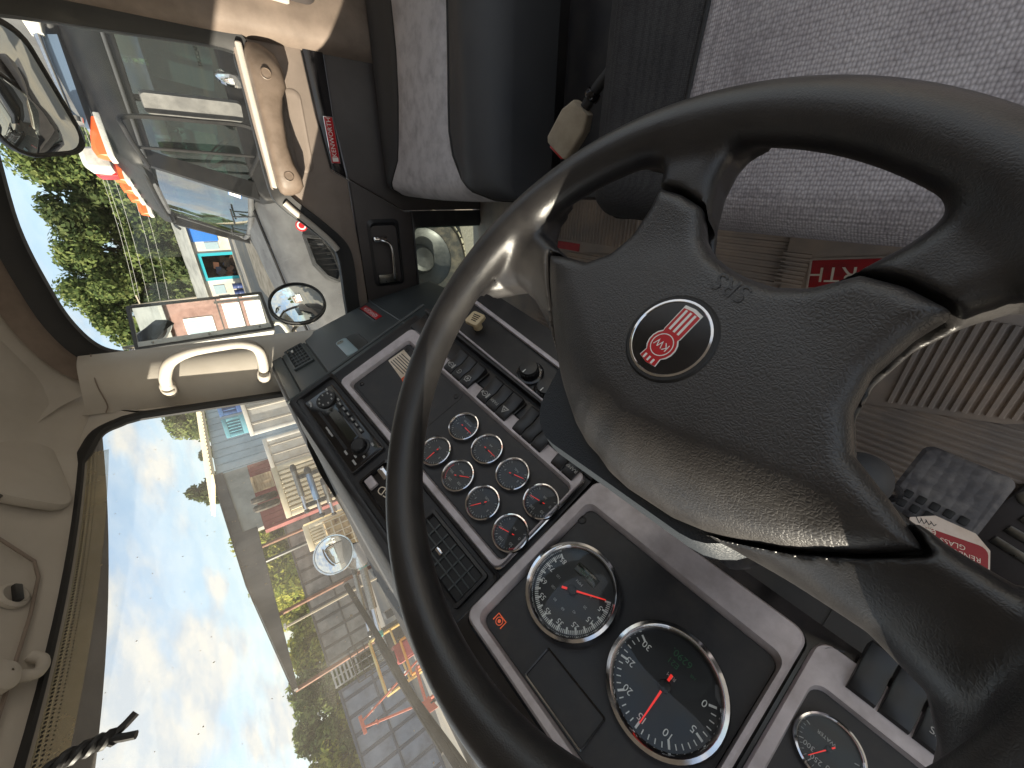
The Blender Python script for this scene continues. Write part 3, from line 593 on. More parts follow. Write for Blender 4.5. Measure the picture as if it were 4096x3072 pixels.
# ================================================================ FLOOR THINGS
def ribbed_mat(name, label, poly, z, pitch, along_x, logo=None):
    t = thing(name, label, 'floor mat', (float(np.mean([p[0] for p in poly])), float(np.mean([p[1] for p in poly])), z))
    MB().prism(WORLD, poly, z, z + 0.006).build('mat_base', matrub, t, bevel=0.002)
    return t
dm = ribbed_mat('floor_mat', 'ribbed rubber driver floor mat with a red name panel under the wheel', [(-0.11, 0.02), (0.33, 0.02), (0.30, 0.30), (0.13, 0.372), (-0.065, 0.326), (-0.11, 0.30)], 1.336, 0.0128, False)
r_b = MB()
for i in range(14):                                            # ribs across the heel area
    x = -0.100 + i * 0.0128; y1 = 0.315 + (x + 0.065) * 0.24
    r_b.prism(fr(V(0, 0, 0), V(1, 0, 0), V(0, -1, 0)), [(x, 1.3418), (x + .002, 1.3475), (x + .007, 1.3475), (x + .009, 1.3418)], -y1, -0.172)
o = r_b.build('mat_ribs', matrub, dm, smooth=False); o['kind'] = 'stuff'
r_b = MB()
for i in range(8):
    y = 0.105 + i * 0.0085
    r_b.prism(SIDE, [(y, 1.3418), (y + .0012, 1.346), (y + .0045, 1.346), (y + .0057, 1.3418)], 0.275, 0.325)
o = r_b.build('mat_ribs', matrub, dm, smooth=False); o['kind'] = 'stuff'
LG = fr(V(0.150, 0.1215, 1.3425), V(1, 0.173, 0), V(0, 0, 1), 0.001)
lg = MB().box(LG, -122, 118, -26, 26, 0, 2.0).build('name_panel', matred, dm, bevel=0.0006); lg['label'] = 'worn red name panel set in the rubber mat'
MB().loops(LG, [(rrect(-126, -30, 122, 30, 3), 0), (rrect(-126, -30, 122, 30, 3), 3), (rrect(-123, -27, 119, 27, 2), 3.2), (rrect(-122, -26, 118, 26, 2), 0.5)]).build('panel_border', matrub, lg)
text('panel_letters', 'KENWORTH', LG, 4, 0, 2.4, 40, offwhite, lg, squash=1.06)
pm = thing('floor_mat', 'ribbed rubber floor mat in front of the passenger seat', 'floor mat', (0.85, 0.1, 1.336))
MB().prism(WORLD, [(0.68, 0.02), (1.2, 0.02), (1.2, 0.15), (1.05, 0.19), (0.70, 0.16)], 1.336, 1.344).build('mat_base', matrub, pm, bevel=0.002)
r_b = MB()
for i in range(38):
    x = 0.69 + i * 0.0125
    r_b.prism(fr(V(0, 0, 0), V(1, 0, 0), V(0, -1, 0)), [(x, 1.3438), (x + .002, 1.348), (x + .006, 1.348), (x + .008, 1.3438)], -0.145, -0.03)
o = r_b.build('mat_ribs', matrub, pm, smooth=False); o['kind'] = 'stuff'
MB().box(WORLD, 0.90, 1.15, 0.152, 0.175, 1.344, 1.347).build('red_edge', matred, pm)
# brake pedal
bp = thing('brake_pedal', 'worn grey rubber brake pedal standing above the ribbed floor', 'pedal', (-0.04, 0.43, 1.34))
PF = fr(V(-0.045, 0.402, 1.502), V(1, -.12, 0), V(0.02, -.72, .70))
pad_o = MB().loops(PF, [(rrect(-.048, -.062, .048, .055, .012), -.016), (rrect(-.050, -.064, .050, .057, .013), -.006), (rrect(-.050, -.064, .050, .057, .013), .002), (rrect(-.044, -.058, .044, .051, .010), .007)], cap0=True, cap1=True).build('pedal_pad', mat('pedal_rubber', (92, 90, 92), 0.75, bump=('cell', 75, 0.9, 0.003), var=(28, (132, 128, 126), 0.42, 0.66, 8.0)), bp)
for i in range(5):
    for j in range(2):
        MB().box(PF, -.036 + i * .0155, -.026 + i * .0155, .020 + j * .017, .033 + j * .017, .006, .0095).build('tread_block', rubber, pad_o, bevel=0.002)
MB().tube(crv([P(PF, .0, .03, -.012), P(PF, .01, .06, -.05), V(-.02, .47, 1.62), V(0.0, .52, 1.80)], 6), 0.013, 10).build('pedal_arm', blackp, bp)
ck = thing('clutch_pedal_linkage', 'glossy black curved pedal arm left of the worn brake pedal', 'pedal arm', (0.03, 0.40, 1.5))
MB().tube(crv([V(0.006, .395, 1.575), V(0.012, .385, 1.600), V(0.036, .375, 1.625), V(0.055, .385, 1.65), V(0.06, .44, 1.72)], 6), 0.015, 12).build('arm', blackgloss, ck)
MB().tube([V(0.020, .372, 1.594), V(0.046, .362, 1.626)], 0.004, 8).build('bright_edge', chrome, ck)
ap = thing('accelerator_pedal', 'dark treadle pedal with bright metal bars at the picture edge', 'pedal', (-0.13, 0.47, 1.34))
AF = fr(V(-0.150, 0.478, 1.365), V(1, -.25, 0), V(0, -.35, .93))
MB().box(AF, -.09, .045, -.07, .10, -.012, .006).build('treadle', doordark, ap, bevel=0.006)
for i in range(4): MB().box(AF, -.085, .018, -.050 + i * .026, -.036 + i * .026, .006, .0095).build('metal_bar', steel, ap, bevel=0.001)
MB().lathe(sub(AF, .030, -.045, .006), [(.012, 0), (.012, .002), (.009, .003), (.001, .003)], 16).build('rivet', steel, ap)
# ignition key with the paper tag
kt = thing('key_tag', 'white and dark red paper key tag hanging on a ring from the ignition key', 'key tag', (-0.07, 0.42, 1.66))
TF = fr(V(-0.062, 0.400, 1.640), V(-.82, .18, -.45), V(-.30, -.80, .52), 0.001)
MB().prism(TF, [(-36, 22), (-38, -16), (-30, -36), (34, -34), (44, -18), (44, 14), (30, 30), (-10, 36)], -0.3, 0.3).build('paper', paper, kt, smooth=False)
MB().prism(TF, rrect(-26, -25, 42, 16, 9, 4), 0.3, 0.75).build('printed_panel', tagred, kt, smooth=False)
for s_, y, x, z in (('RENE\'S AUTO', -3, 8, 9), ('GLASS', -12, 8, 9), ('984-2821', 5, 2, 7)):
    text('tag_letters', s_, TF, x, -y - 6, 0.9, z, offwhite, kt, rot=math.pi)
MB().lathe(sub(TF, -16, 12, 0.8), [(7, 0), (7, .3), (6.0, .3), (6.0, 0)], 20).build('wheel_mark', offwhite, kt)
for a in range(0, 180, 30): MB().box(sub(TF, -16, 12, 0.8, R(a)), -6.2, 6.2, -.5, .5, 0, .3).build('wheel_spoke', offwhite, kt)
for i in range(4): MB().tube([P(TF, -30 + i * 5, 26, .5), P(TF, -26 + i * 5, 18 + i, .5), P(TF, -24 + i * 5, 24, .5)], 0.0005, 4).build('pen_mark', dialblk, kt)
MB().tube(crv([P(TF, 26 + 12 * math.cos(a), -30 + 10 * math.sin(a), 3 + 3 * math.cos(a)) for a in np.linspace(0, 5.9, 14)], 2), 0.0011, 8).build('key_ring', steel, kt)
MB().prism(fr(P(TF, 22, -34, 6), V(-.3, .5, .8), V(-.8, -.5, .2), 0.001), [(-11, -10), (8, -12), (14, -4), (12, 8), (-2, 13), (-12, 6)], -1.2, 1.2).build('key_head', steel, kt, bevel=0.0004)
MB().tube([P(TF, 8, -31, 5), P(TF, -12, -31, 5)], 0.0045, 10).build('lock_barrel', mat('lock_bronze', (108, 98, 86), 0.35, metal=0.8), kt)
# lower left edge of the dash skirt under the key
cw = thing('hanging_cable', 'twisted black cut cable hanging from the header in front of the sky', 'cable', (0.35, 0.45, 2.6))
cpt = [V(0.30, 0.46, 2.62), V(0.335, 0.452, 2.545), V(0.350, 0.45, 2.518), V(0.350, 0.45, 2.497), V(0.347, 0.45, 2.480)]
for k in range(2):
    MB().tube([p + 0.0032 * V(math.cos(i * .9 + k * math.pi), math.sin(i * .9 + k * math.pi), 0) for i, p in enumerate(crv(cpt, 7))], 0.0042, 8).build('wire', rubber, cw)
MB().tube([V(.348, .45, 2.482), V(.352, .449, 2.473), V(.357, .448, 2.4655)], 0.0035, 8).build('wire_end', rubber, cw)
MB().tube([V(.346, .45, 2.482), V(.342, .451, 2.474), V(.3385, .452, 2.4655)], 0.0035, 8).build('wire_end', rubber, cw)
# ================================================================ DASHBOARD
dash = thing('dashboard', 'wide black and silver truck dashboard with round gauges, radio and rocker switches', 'dashboard', (0.6, 0.5, 1.6))
DR = fr((.2204, .4932, 2.0146), (1, -.049, .032), (-.057, -.924, .379), 0.001)      # driver cluster, mm
CT = fr((.5567, .417, 1.986), (.9655, -.2324, .116), (-.26, -.8673, .4245), 0.001)  # centre panel, mm
PA = fr((1.45, .524, 2.222), (1, 0, 0), (0, -.94046, .3399), 0.001)                 # passenger face, mm
# --- carcass: padded top running the full width, with a rounded rear lip
def lip(x):                                                     # rear lip of the pad (Y, Z) along the dash
    Y = float(np.interp(x, [-0.50, 0.0, 0.36, 0.905], [0.565, 0.570, 0.572, 0.434]))
    Z = float(np.interp(x, [-0.50, 0.36, 0.905], [2.185, 2.189, 2.231]))
    return Y, Z
tx = np.concatenate([np.linspace(-0.50, 0.36, 18), np.linspace(0.385, 0.905, 16)])
rowsT = []
for (dy, dz) in [(0.0, -0.022), (-0.008, -0.018), (-0.009, -0.010), (-0.003, -0.003), (0.008, 0.0), (0.03, 0.0), (0.08, -0.004), (0.2, -0.035), (0.34, -0.05)]:
    rowsT.append([V(x, lip(x)[0] + dy, lip(x)[1] + dz) for x in tx])
MB().loft(rowsT, closed=False).build('top_pad', dashtop, dash, angle=60)
tx2 = np.linspace(0.895, 1.485, 14)
rows2 = []
for (dy, dz) in [(-0.004, -0.030), (-0.002, -0.012), (0.010, -0.002), (0.03, 0.0), (0.12, -0.01), (0.30, -0.05)]:
    rows2.append([V(x, 0.528 + dy, 2.226 + dz) for x in tx2])
MB().loft(rows2, closed=False).build('top_pad', dashtop, dash, angle=60)
# end cap where the centre stack's pad stops short of the passenger side
MB().loft([[V(0.905, lip(0.9)[0] + dy, lip(0.9)[1] + dz) for dy, dz in [(0.0, -0.022), (-0.008, -0.018), (-0.009, -0.010), (-0.003, -0.003), (0.03, 0.0), (0.12, -0.01)]], [V(0.925, lip(0.9)[0] + .03 + dy * .9, lip(0.9)[1] + dz * .9 - .004) for dy, dz in [(0.0, -0.022), (-0.008, -0.018), (-0.009, -0.010), (-0.003, -0.003), (0.03, 0.0), (0.12, -0.01)]]], closed=False).build('pad_end', dashtop, dash)
# --- centre stack body and its dark fascia
MB().prism(CT, [(-250, 226), (352, 226), (356, 120), (356, -120), (-245, -128)], -160, -9).build('stack_body', blackp, dash)
MB().loops(CT, [(rrect(-252, 124, 356, 236, 10), -9), (rrect(-252, 124, 356, 236, 10), 2), (rrect(-247, 128, 349, 229, 8), 5), (rrect(-241, 130, 343, 222, 7), 3), (rrect(-240, 131, 342, 221, 7), -4)], cap1=True).build('upper_fascia', blackp, dash)
MB().tube([P(CT, 357, y, 2) for y in (238, 120, 0, -90, -150)], 0.0035, 8).build('stack_edge', dashface, dash)
# silver surround and dark instrument panel
OUT = rrect(-238, -84, 312, 124, 14); INN = rrect(-232, -52, 283, 109, 10)
MB().loops(CT, [(OUT, -12), (OUT, 2), (rrect(-236, -82, 310, 122, 13), 5), (rrect(-233.5, -56, 286, 112, 11), 5), (INN, -3), (INN, -8)]).build('centre_surround', silver, dash)
MB().loops(CT, [(INN, -7), (rrect(-231, -51, 282, 108, 9), -3.2)], cap1=True).build('centre_panel', blackpan, dash)
MB().loops(CT, [(rrect(-240.5, -86.5, 314.5, 126.5, 16), -8), (rrect(-240.5, -86.5, 314.5, 126.5, 16), 0.5), (rrect(-238.5, -84.5, 312.5, 124.5, 14.5), 1.5)]).build('surround_lip', chrome, dash)
# blank cover on the right half of the panel with corner screws and a caution label
MB().loops(CT, [(rrect(60, -46, 278, 104, 8), -3.3), (rrect(61, -45, 277, 103, 8), -2.0), (rrect(61.5, -44.5, 276.5, 102.5, 8), -2.0)], cap1=True).build('blank_cover', blackpan, dash)
for x, y in ((267, 90), (266, -36), (72, -34), (72, 92)):
    MB().lathe(sub(CT, x, y, -2), [(5.5, 0), (5.2, 1.6), (3.5, 2.2), (3.2, 0.8), (0.1, 0.8)], 16).build('panel_screw', blackp, dash)
lb = MB().prism(CT, [(232, -28), (274, -32), (276, 12), (206, 20), (206, -14)], -1.9, -1.4).build('caution_label', offwhite, dash, smooth=False); lb['label'] = 'peeling white and orange caution label on the blank cover'
MB().prism(CT, [(206, -14), (206, 20), (190, 24), (188, -8)], -1.9, -1.2).build('label_header', orange_lbl, lb, smooth=False)
for i in range(6):
    MB().box(CT, 212, 268, -22 + i * 6, -20 + i * 6, -1.38, -1.2).build('label_line', dialblk, lb)
# --- gauges
def gauge(name, F, r, m_ang, nums, word, tick_n, a0, a1, parent, big=False, redarc=None, label=None, numsize=None, minor=None, lensm=True, wordpos=(0, -0.32)):
    k = r / 31.0
    g = MB().lathe(F, [(r, -3), (r, 3 * k), (r * 0.97, 5.2 * k), (r * 0.91, 5.6 * k), (r * 0.85, 3.6 * k), (r * 0.835, 0.5)], 56).build(name, chrome, parent)
    if label: g['label'] = label
    MB().disc(F, r * 0.845, 0.2, 48).build('dial', dialblk, g)
    tk = MB(); R0 = r * 0.80
    for i in range(tick_n + 1):
        a = R(a0 + (a1 - a0) * i / tick_n); maj = (i % minor == 0) if minor else True
        T = (P(F, R0 * math.sin(a), R0 * math.cos(a), 0.5), F[1] * math.cos(a) - F[2] * math.sin(a), F[1] * math.sin(a) + F[2] * math.cos(a), F[3], F[4])
        L_ = r * (0.12 if maj else 0.075); w_ = r * (0.014 if maj else 0.007) * (1.25 if big else 1.0)
        tk.box(T, -w_, w_, -L_, 0, 0, 0.25)
    tk.build('tick_marks', white if big else greyprint, g, smooth=False)
    for t_, a, rad, sz in nums:
        text('numeral', t_, F, r * rad * math.sin(R(a)), r * rad * math.cos(R(a)), 0.8, r * sz, white if big else greyprint, g)
    if word: text('dial_word', word, F, r * wordpos[0], r * wordpos[1], 0.8, r * (0.085 if big else 0.16), greyprint, g)
    if redarc:
        ra = MB(); pts = [R(redarc[0] + (redarc[1] - redarc[0]) * i / 10) for i in range(11)]
        ra.strip([P(F, r * .80 * math.sin(a), r * .80 * math.cos(a), .9) for a in pts], [P(F, r * .75 * math.sin(a), r * .75 * math.cos(a), .9) for a in pts]); ra.build('red_band', redpl, g, smooth=False)
    a = R(m_ang); NF = (P(F, 0, 0, 1.6 * k), F[1] * math.cos(a) - F[2] * math.sin(a), F[1] * math.sin(a) + F[2] * math.cos(a), F[3], F[4])
    MB().prism(NF, [(-r * .022, -r * .22), (r * .022, -r * .22), (r * .009, r * .70), (-r * .009, r * .70)], 0, 0.6 * k).build('needle', needle, g, smooth=False)
    MB().lathe(F, [(r * .10, 1.0), (r * .10, 2.6 * k), (r * .07, 3.1 * k), (0.01, 3.1 * k)], 20).build('needle_hub', dialblk, g)
    MB().disc(F, r * 0.845, 3.7 * k, 40).build('lens', lens, g, smooth=False)
    return g
sm_words = [('AMMETER', 'APP'), ('AIR', 'PSI'), ('FUEL', 'E  F'), ('AIR', 'PSI'), ('OIL', 'PSI'), ('TEMP', 'TRANS'), ('FUEL', 'E'), ('AIR', 'PSI')]
for i in range(8):
    row, colm_ = divmod(i, 4); F = sub(CT, -70.5 * colm_, 70.5 * row, 1.5)
    ang = (-90, -90, -110, 78, 0, -124, 32, 72)[i]
    nums = [('0', -105, .55, .22), ('50', -50, .55, .22), ('100', 15, .55, .22), ('150', 75, .56, .22)] if i in (3, 7) else [('250', 25, .5, .2), ('300', 80, .5, .2), ('150', -60, .5, .2)] if i == 5 else [('E', -80, .52, .18), ('F', 80, .52, .18)]
    gauge('gauge', F, 31, ang, nums, sm_words[i][0], 24, -130, 130, dash, redarc=(35, 110) if i == 5 else ((-110, -40) if i == 7 else None), minor=4, label=f'small round chrome-ringed {sm_words[i][0].lower()} gauge, {["lower", "upper"][row]} row, number {colm_ + 1} from the right')
# --- rocker switches under the gauges
def rocker(F, x, w, y0, y1, parent, icon=None, lab=None):
    o = MB().loft([[P(F, x + a, y, h) for a, h in ((-w / 2 + .8, 0), (-w / 2 + .8, hh - 1), (-w / 2 + 2.2, hh), (w / 2 - 2.2, hh), (w / 2 - .8, hh - 1), (w / 2 - .8, 0))] for y, hh in ((y1, 5), (y1 - 2, 9), (y1 - (y1 - y0) * .28, 14), (y1 - (y1 - y0) * .55, 12), (y0 + 3, 19), (y0, 17))], closed=False).build('rocker_switch', switchm, parent)
    if lab: o['label'] = lab
    G = sub(F, x, y1 - (y1 - y0) * .27, 14.6)
    if icon == 'tri':
        for s_, m_ in ((8.5, greyprint), (5.2, switchm)): MB().prism(G, [(-s_, -s_ * .75), (s_, -s_ * .75), (0, s_ * .85)], 0 if s_ > 6 else .2, .3 if s_ > 6 else .4).build('icon', m_, o, smooth=False)
        MB().prism(G, [(-2, -2), (2, -2), (0, 2.2)], .4, .6).build('icon', greyprint, o, smooth=False)
    elif icon == 'ring':
        MB().lathe(G, [(7, 0), (7, .4), (5.5, .4), (5.5, 0)], 24).build('icon', greyprint, o); MB().lathe(G, [(2.6, 0), (2.6, .4), (0.1, .4)], 12).build('icon', greyprint, o)
        for a in range(0, 360, 60): MB().box(sub(G, 0, 0, 0, R(a)), 6.5, 8.5, -.7, .7, 0, .4).build('icon', greyprint, o)
    elif icon == 'arc':
        MB().tube([P(G, 5 * math.cos(R(a)), 5 * math.sin(R(a)), .3) for a in range(30, 331, 20)], 0.0006, 5).build('icon', greyprint, o); MB().box(G, -.6, 4, -.6, .6, 0, .5).build('icon', greyprint, o)
    elif icon == 'chassis':
        MB().lathe(G, [(6, 0), (6, .4), (4.8, .4), (4.8, 0)], 20).build('icon', greyprint, o); MB().box(G, -11, -7, -6, 6, 0, .4).build('icon', greyprint, o); MB().box(G, 6.5, 9, -3, 3, 0, .4).build('icon', greyprint, o); MB().box(G, -2.5, 2.5, -.8, .8, 0, .4).build('icon', greyprint, o)
    elif icon: text('icon', icon, G, 0, 0, 0.2, 9, greyprint, o)
    return o
for x0, n, icons in ((149, 3, ('chassis', 'arc', 'ring')), (34, 3, ('chassis', 'PARK', 'tri')), (-74, 3, (None, None, None)), (-175, 2, (None, 'RAMP'))):
    w = 29 if n == 3 and x0 > -70 else 25
    MB().box(CT, x0 - n * w - 2, x0 + 2, -119, -58, -6, 3.5).build('switch_housing', blackgloss, dash, bevel=0.0015)
    for i in range(n): rocker(CT, x0 - w * (i + .5), w, -117, -60, dash, icons[i])
MB().box(CT, -245, 330, -128, -86, -20, -3).build('switch_ledge', blackp, dash, bevel=0.003)
# --- lower console with heater knobs and the parking brake valve
MB().prism(CT, [(-130, -132), (345, -132), (345, -300), (-130, -300)], -120, -16).build('lower_console', blackp, dash)
MB().prism(CT, [(-130, -136), (340, -140), (340, -149), (-130, -141)], -16, 4).build('console_ledge', blackpan, dash, bevel=0.003)
MB().tube([P(CT, 330, -158, -6), P(CT, 60, -151, -6), P(CT, -130, -146, -6)], 0.0028, 8).build('console_trim', silver, dash)
MB().prism(CT, [(-130, -234), (330, -254), (330, -244), (-130, -224)], -16, -6).build('console_trim', silver, dash, bevel=0.002)
for x, y, arcm in ((3, -181, None), (-57, -172, 'red')):
    kf = sub(CT, x, y, -14)
    kb = MB().lathe(kf, [(30, 0), (30, 2), (27, 3.5), (20, 3.5)], 36).build('heater_dial', blackgloss, dash)
    MB().lathe(kf, [(21, 3), (20, 18), (18, 22), (4, 23), (.1, 23)], 28).build('knob', switchm, kb)
    for i in range(20):
        a = 2 * math.pi * i / 20; MB().box((P(kf, 20.4 * math.cos(a), 20.4 * math.sin(a), 4), kf[1] * math.cos(a) + kf[2] * math.sin(a), kf[2] * math.cos(a) - kf[1] * math.sin(a), kf[3], kf[4]), -1, .8, -1.2, 1.2, 0, 14).build('knob_rib', switchm, kb)
    MB().box(kf, -1, 1, 8, 17, 22.6, 23.6).build('pointer', white, kb)
    for i in range(5):
        a = R(200 + i * 35); MB().lathe(sub(kf, 25 * math.cos(a), 25 * math.sin(a), 3.5), [(2, 0), (2, .3), (1.2, .3)], 10).build('dial_mark', greyprint, kb)
    if arcm:
        for c_, m_ in ((range(100, 200, 10), redpl), (range(200, 270, 10), mat('dial_blue', (70, 130, 150), .5))):
            pp = [R(a) for a in c_]; MB().strip([P(kf, 28.5 * math.cos(a), 28.5 * math.sin(a), 3.6) for a in pp], [P(kf, 25.5 * math.cos(a), 25.5 * math.sin(a), 3.6) for a in pp]).build('temperature_band', m_, kb, smooth=False)
kf = sub(CT, 196, -196, -14)
kn = MB().lathe(kf, [(11, 0), (10, 22), (13, 24)], 20).build('brake_valve_stem', cream, dash)
MB().loops(sub(kf, 0, 0, 0, R(10)), [(rrect(-17, -17, 17, 17, 5), 22), (rrect(-19, -19, 19, 19, 6), 26), (rrect(-18, -18, 18, 18, 6), 33), (rrect(-13, -13, 13, 13, 5), 35)], cap0=True, cap1=True).build('brake_valve_knob', cream, kn)
for i in range(4): MB().box(sub(kf, 0, 0, 0, R(10)), -11 + 0, 9 - i * 2, -9 + i * 5.5, -6.5 + i * 5.5, 35, 35.5).build('knob_text', dialblk, kn)
# --- radio
RF = sub(CT, 203.5, 175, -3.5)
rd = MB().loops(RF, [(rrect(-117, -36, 117, 36, 4), -4), (rrect(-117, -36, 117, 36, 4), 5), (rrect(-113, -32.5, 113, 32.5, 3), 8)], cap1=True).build('radio', blackgloss, dash); rd['label'] = 'black car radio with volume knob, small display and button row'
MB().loops(RF, [(rrect(-118.5, -37.5, 118.5, 37.5, 5), 0), (rrect(-118.5, -37.5, 118.5, 37.5, 5), 5.5), (rrect(-116.5, -35.5, 116.5, 35.5, 4), 5.8)]).build('radio_rim', blackpan, rd)
MB().box(RF, -58, 54, -14, 10, 8, 9.0).build('display_window', blackgloss, rd, bevel=0.0008)
MB().box(RF, -54, 42, -11, 7, 8.8, 9.3).build('display', lcd, rd)
MB().box(RF, -64, 66, 17, 22.5, 7.8, 8.3).build('disc_slot', dialblk, rd)
for i in range(6):
    b_ = MB().box(RF, -56 + i * 19, -41 + i * 19, -27.5, -19.5, 7.5, 10.5).build('preset_button', switchm, rd, bevel=0.001)
    MB().box(RF, -53 + i * 19, -45 + i * 19, -25, -22, 10.4, 10.8).build('button_mark', greyprint, b_)
kf = sub(RF, -83, -4, 8)
kb = MB().lathe(kf, [(19, 0), (18.5, 2), (14.5, 3), (14, 13), (12, 15), (.1, 15)], 30).build('volume_knob', switchm, rd)
for i in range(18):
    a = 2 * math.pi * i / 18; MB().box((P(kf, 14.2 * math.cos(a), 14.2 * math.sin(a), 3), kf[1] * math.cos(a) + kf[2] * math.sin(a), kf[2] * math.cos(a) - kf[1] * math.sin(a), kf[3], kf[4]), -.8, .6, -.8, .8, 0, 10).build('knob_rib', switchm, kb)
kf = sub(RF, 84, -6, 8); MB().lathe(kf, [(22, 0), (21, 2.5), (.1, 3)], 30).build('selector_pad', switchm, rd)
for a in range(0, 360, 45): MB().box(sub(kf, 15 * math.cos(R(a)), 15 * math.sin(R(a)), 3), -2.6, 2.6, -1.5, 1.5, 0, .5).build('selector_mark', greyprint, rd)
for x, y, w in ((-102, 22, 7), (-92, 14, 4), (-96, -24, 4), (-106, 2, 3), (104, 24, 6), (108, -20, 4), (62, -26, 4), (-70, 24, 6), (96, 26, 3)):
    MB().box(RF, x - w, x + w, y - 2, y + 2, 7.9, 8.6).build('small_button', greyprint, rd)
text('maker_mark', 'CD', RF, 0, 26.5, 8.4, 7, greyprint, rd)
MB().box(RF, -14, 18, 24.5, 28, 8.0, 8.5).build('maker_plate', greyprint, rd)
# --- pocket with a glossy slider left of the radio
pk = MB().loops(CT, [(rrect(-62, 147, 62, 212, 6), -6), (rrect(-62, 147, 62, 212, 6), 2), (rrect(-57, 152, 57, 207, 5), 3), (rrect(-56, 153, 56, 206, 5), -3.6)], cap1=True).build('switch_pocket', blackgloss, dash)
MB().box(CT, 26, 54, 160, 174, -6, 4).build('chrome_tab', chrome, pk, bevel=0.002); MB().box(CT, 30, 54, 186, 203, -4, 4.5).build('chrome_tab', silver, pk, bevel=0.002)
text('lamp_icon', 'ED', sub(CT, 12, 186, -3.2), 0, 0, 0, 22, offwhite, pk, rot=0.3)
# --- vents
def vent(F, x0, x1, y0, y1, nv, nh, name, m, fm, hb, knob=None):
    v = MB().loops(F, [(rrect(x0 - 8, y0 - 8, x1 + 8, y1 + 8, 6), hb), (rrect(x0 - 7, y0 - 7, x1 + 7, y1 + 7, 5), hb + 7), (rrect(x0 - 2, y0 - 2, x1 + 2, y1 + 2, 3), hb + 8), (rrect(x0, y0, x1, y1, 2), hb + 5), (rrect(x0, y0, x1, y1, 2), hb + .4)]).build(name, fm, dash)
    MB().box(F, x0, x1, y0, y1, hb + .1, hb + .5).build('duct_shade', dialblk, v)  # thin black plate: the darkness behind the slats is put into its colour
    for i in range(1, nh + 1):
        y = y0 + (y1 - y0) * i / (nh + 1); MB().box(F, x0, x1, y - 1.3, y + 1.3, hb + 3.6, hb + 7).build('slat', m, v, bevel=0.0005)
    for i in range(1, nv + 1):
        x = x0 + (x1 - x0) * i / (nv + 1); MB().box(F, x - 1.3, x + 1.3, y0, y1, hb + .5, hb + 3.4).build('vane', m, v)
    if knob: MB().box(F, knob[0] - 7, knob[0] + 7, knob[1] - 3.5, knob[1] + 3.5, hb + 6, hb + 12).build('vent_knob', knob[2], v, bevel=0.0015)
    return v
v1 = vent(CT, -226, -92, 145, 196, 5, 3, 'air_vent', dashface, blackp, -4, knob=(-150, 172, chrome)); v1['label'] = 'black louvred air vent with chrome tab between radio and cluster'
# --- driver's cluster
fo = rrect(-223, -152, 86, 133, 16); fi = rrect(-214, -108, 66, 119, 12)
MB().prism(DR, [(-260, 165), (95, 165), (95, -165), (-260, -165)], -150, -22).build('cluster_body', blackp, dash)
MB().loops(DR, [(fo, -22), (fo, 3), (rrect(-220, -149, 83, 130, 14), 7), (rrect(-216, -112, 70, 122, 13), 7), (fi, -2), (fi, -14)]).build('cluster_surround', silver, dash)
MB().loops(DR, [(fi, -13), (rrect(-213, -107, 65, 118, 11), -6)], cap1=True).build('cluster_panel', blackpan, dash)
g = gauge('speedometer', sub(DR, 0, 3, 0), 66, -119, [(str(v), -118 + 237 * v / 85, .64, .15) for v in range(5, 86, 10)], 'MPH', 85, -118, 119, dash, big=True, minor=5, label='large speedometer with red needle and numbers up to 85', wordpos=(0, -.22))
SP = sub(DR, 0, 3, 0)
for v in range(0, 121, 20):
    a = R(-118 + 237 * v / 137); text('inner_numeral', str(v), SP, 66 * .40 * math.sin(a), 66 * .40 * math.cos(a), .8, 5, greyprint, g)
MB().loops(SP, [(rrect(-19, -36, 19, -22, 2), .4), (rrect(-18, -35, 18, -23, 2), .9)], cap1=True).build('odometer_window', lcd, g)
text('odometer_digits', '111703', SP, 0, -29, 1.1, 7.5, lcdg, g)
TA = sub(DR, -143, 3, 0)
g = gauge('tachometer', TA, 66, -1, [(t_, a, .62, .16) for t_, a in (('0', -117), ('5', -78), ('10', -39), ('15', 0), ('20', 39), ('25', 78), ('30', 117))], 'RPM', 30, -117, 117, dash, big=True, minor=5, label='large tachometer with red needle and numbers up to 30', wordpos=(0, -.2))
text('meter_digits', 'E21', TA, 6, -26, 1.0, 9, lcdg, g); text('meter_digits', '6290.', TA, 2, -37, 1.0, 11, lcdg, g); text('meter_digits', 'HR', TA, -16, -30, 1.0, 5, lcdg, g)
# warning lamp and the message display
wl = MB().lathe(sub(DR, 47, 102, -5.5), [(5.5, 0), (5.5, .4), (4.6, .4), (4.6, 0)], 20).build('warning_lamp', amber, dash)
MB().lathe(sub(DR, 47, 102, -5.5), [(2.4, 0), (2.4, .4), (.1, .4)], 12).build('lamp_centre', amber, wl)
MB().tube([P(DR, 39, 107, -5.2), P(DR, 39, 96, -5.2), P(DR, 55, 96, -5.2), P(DR, 55, 107, -5.2)], 0.0008, 6).build('lamp_bracket', amber, wl)
ms = MB().loops(DR, [(rrect(-117, 73, -22, 116, 3), -6), (rrect(-117, 73, -22, 116, 3), -4), (rrect(-115, 75, -24, 114, 2), -4.5), (rrect(-114, 76, -25, 113, 2), -8)]).build('message_display', blackgloss, dash)
MB().prism(DR, rrect(-114, 76, -25, 113, 2), -9, -7.6).build('display_pane', mat('display_glass', (22, 24, 30), 0.08), ms, smooth=False)
MB().lathe(sub(DR, 62, -84, -6), [(7, 0), (6.5, 1.5), (4, 2.2), (3.6, .8), (.1, .8)], 18).build('panel_screw', blackp, dash)
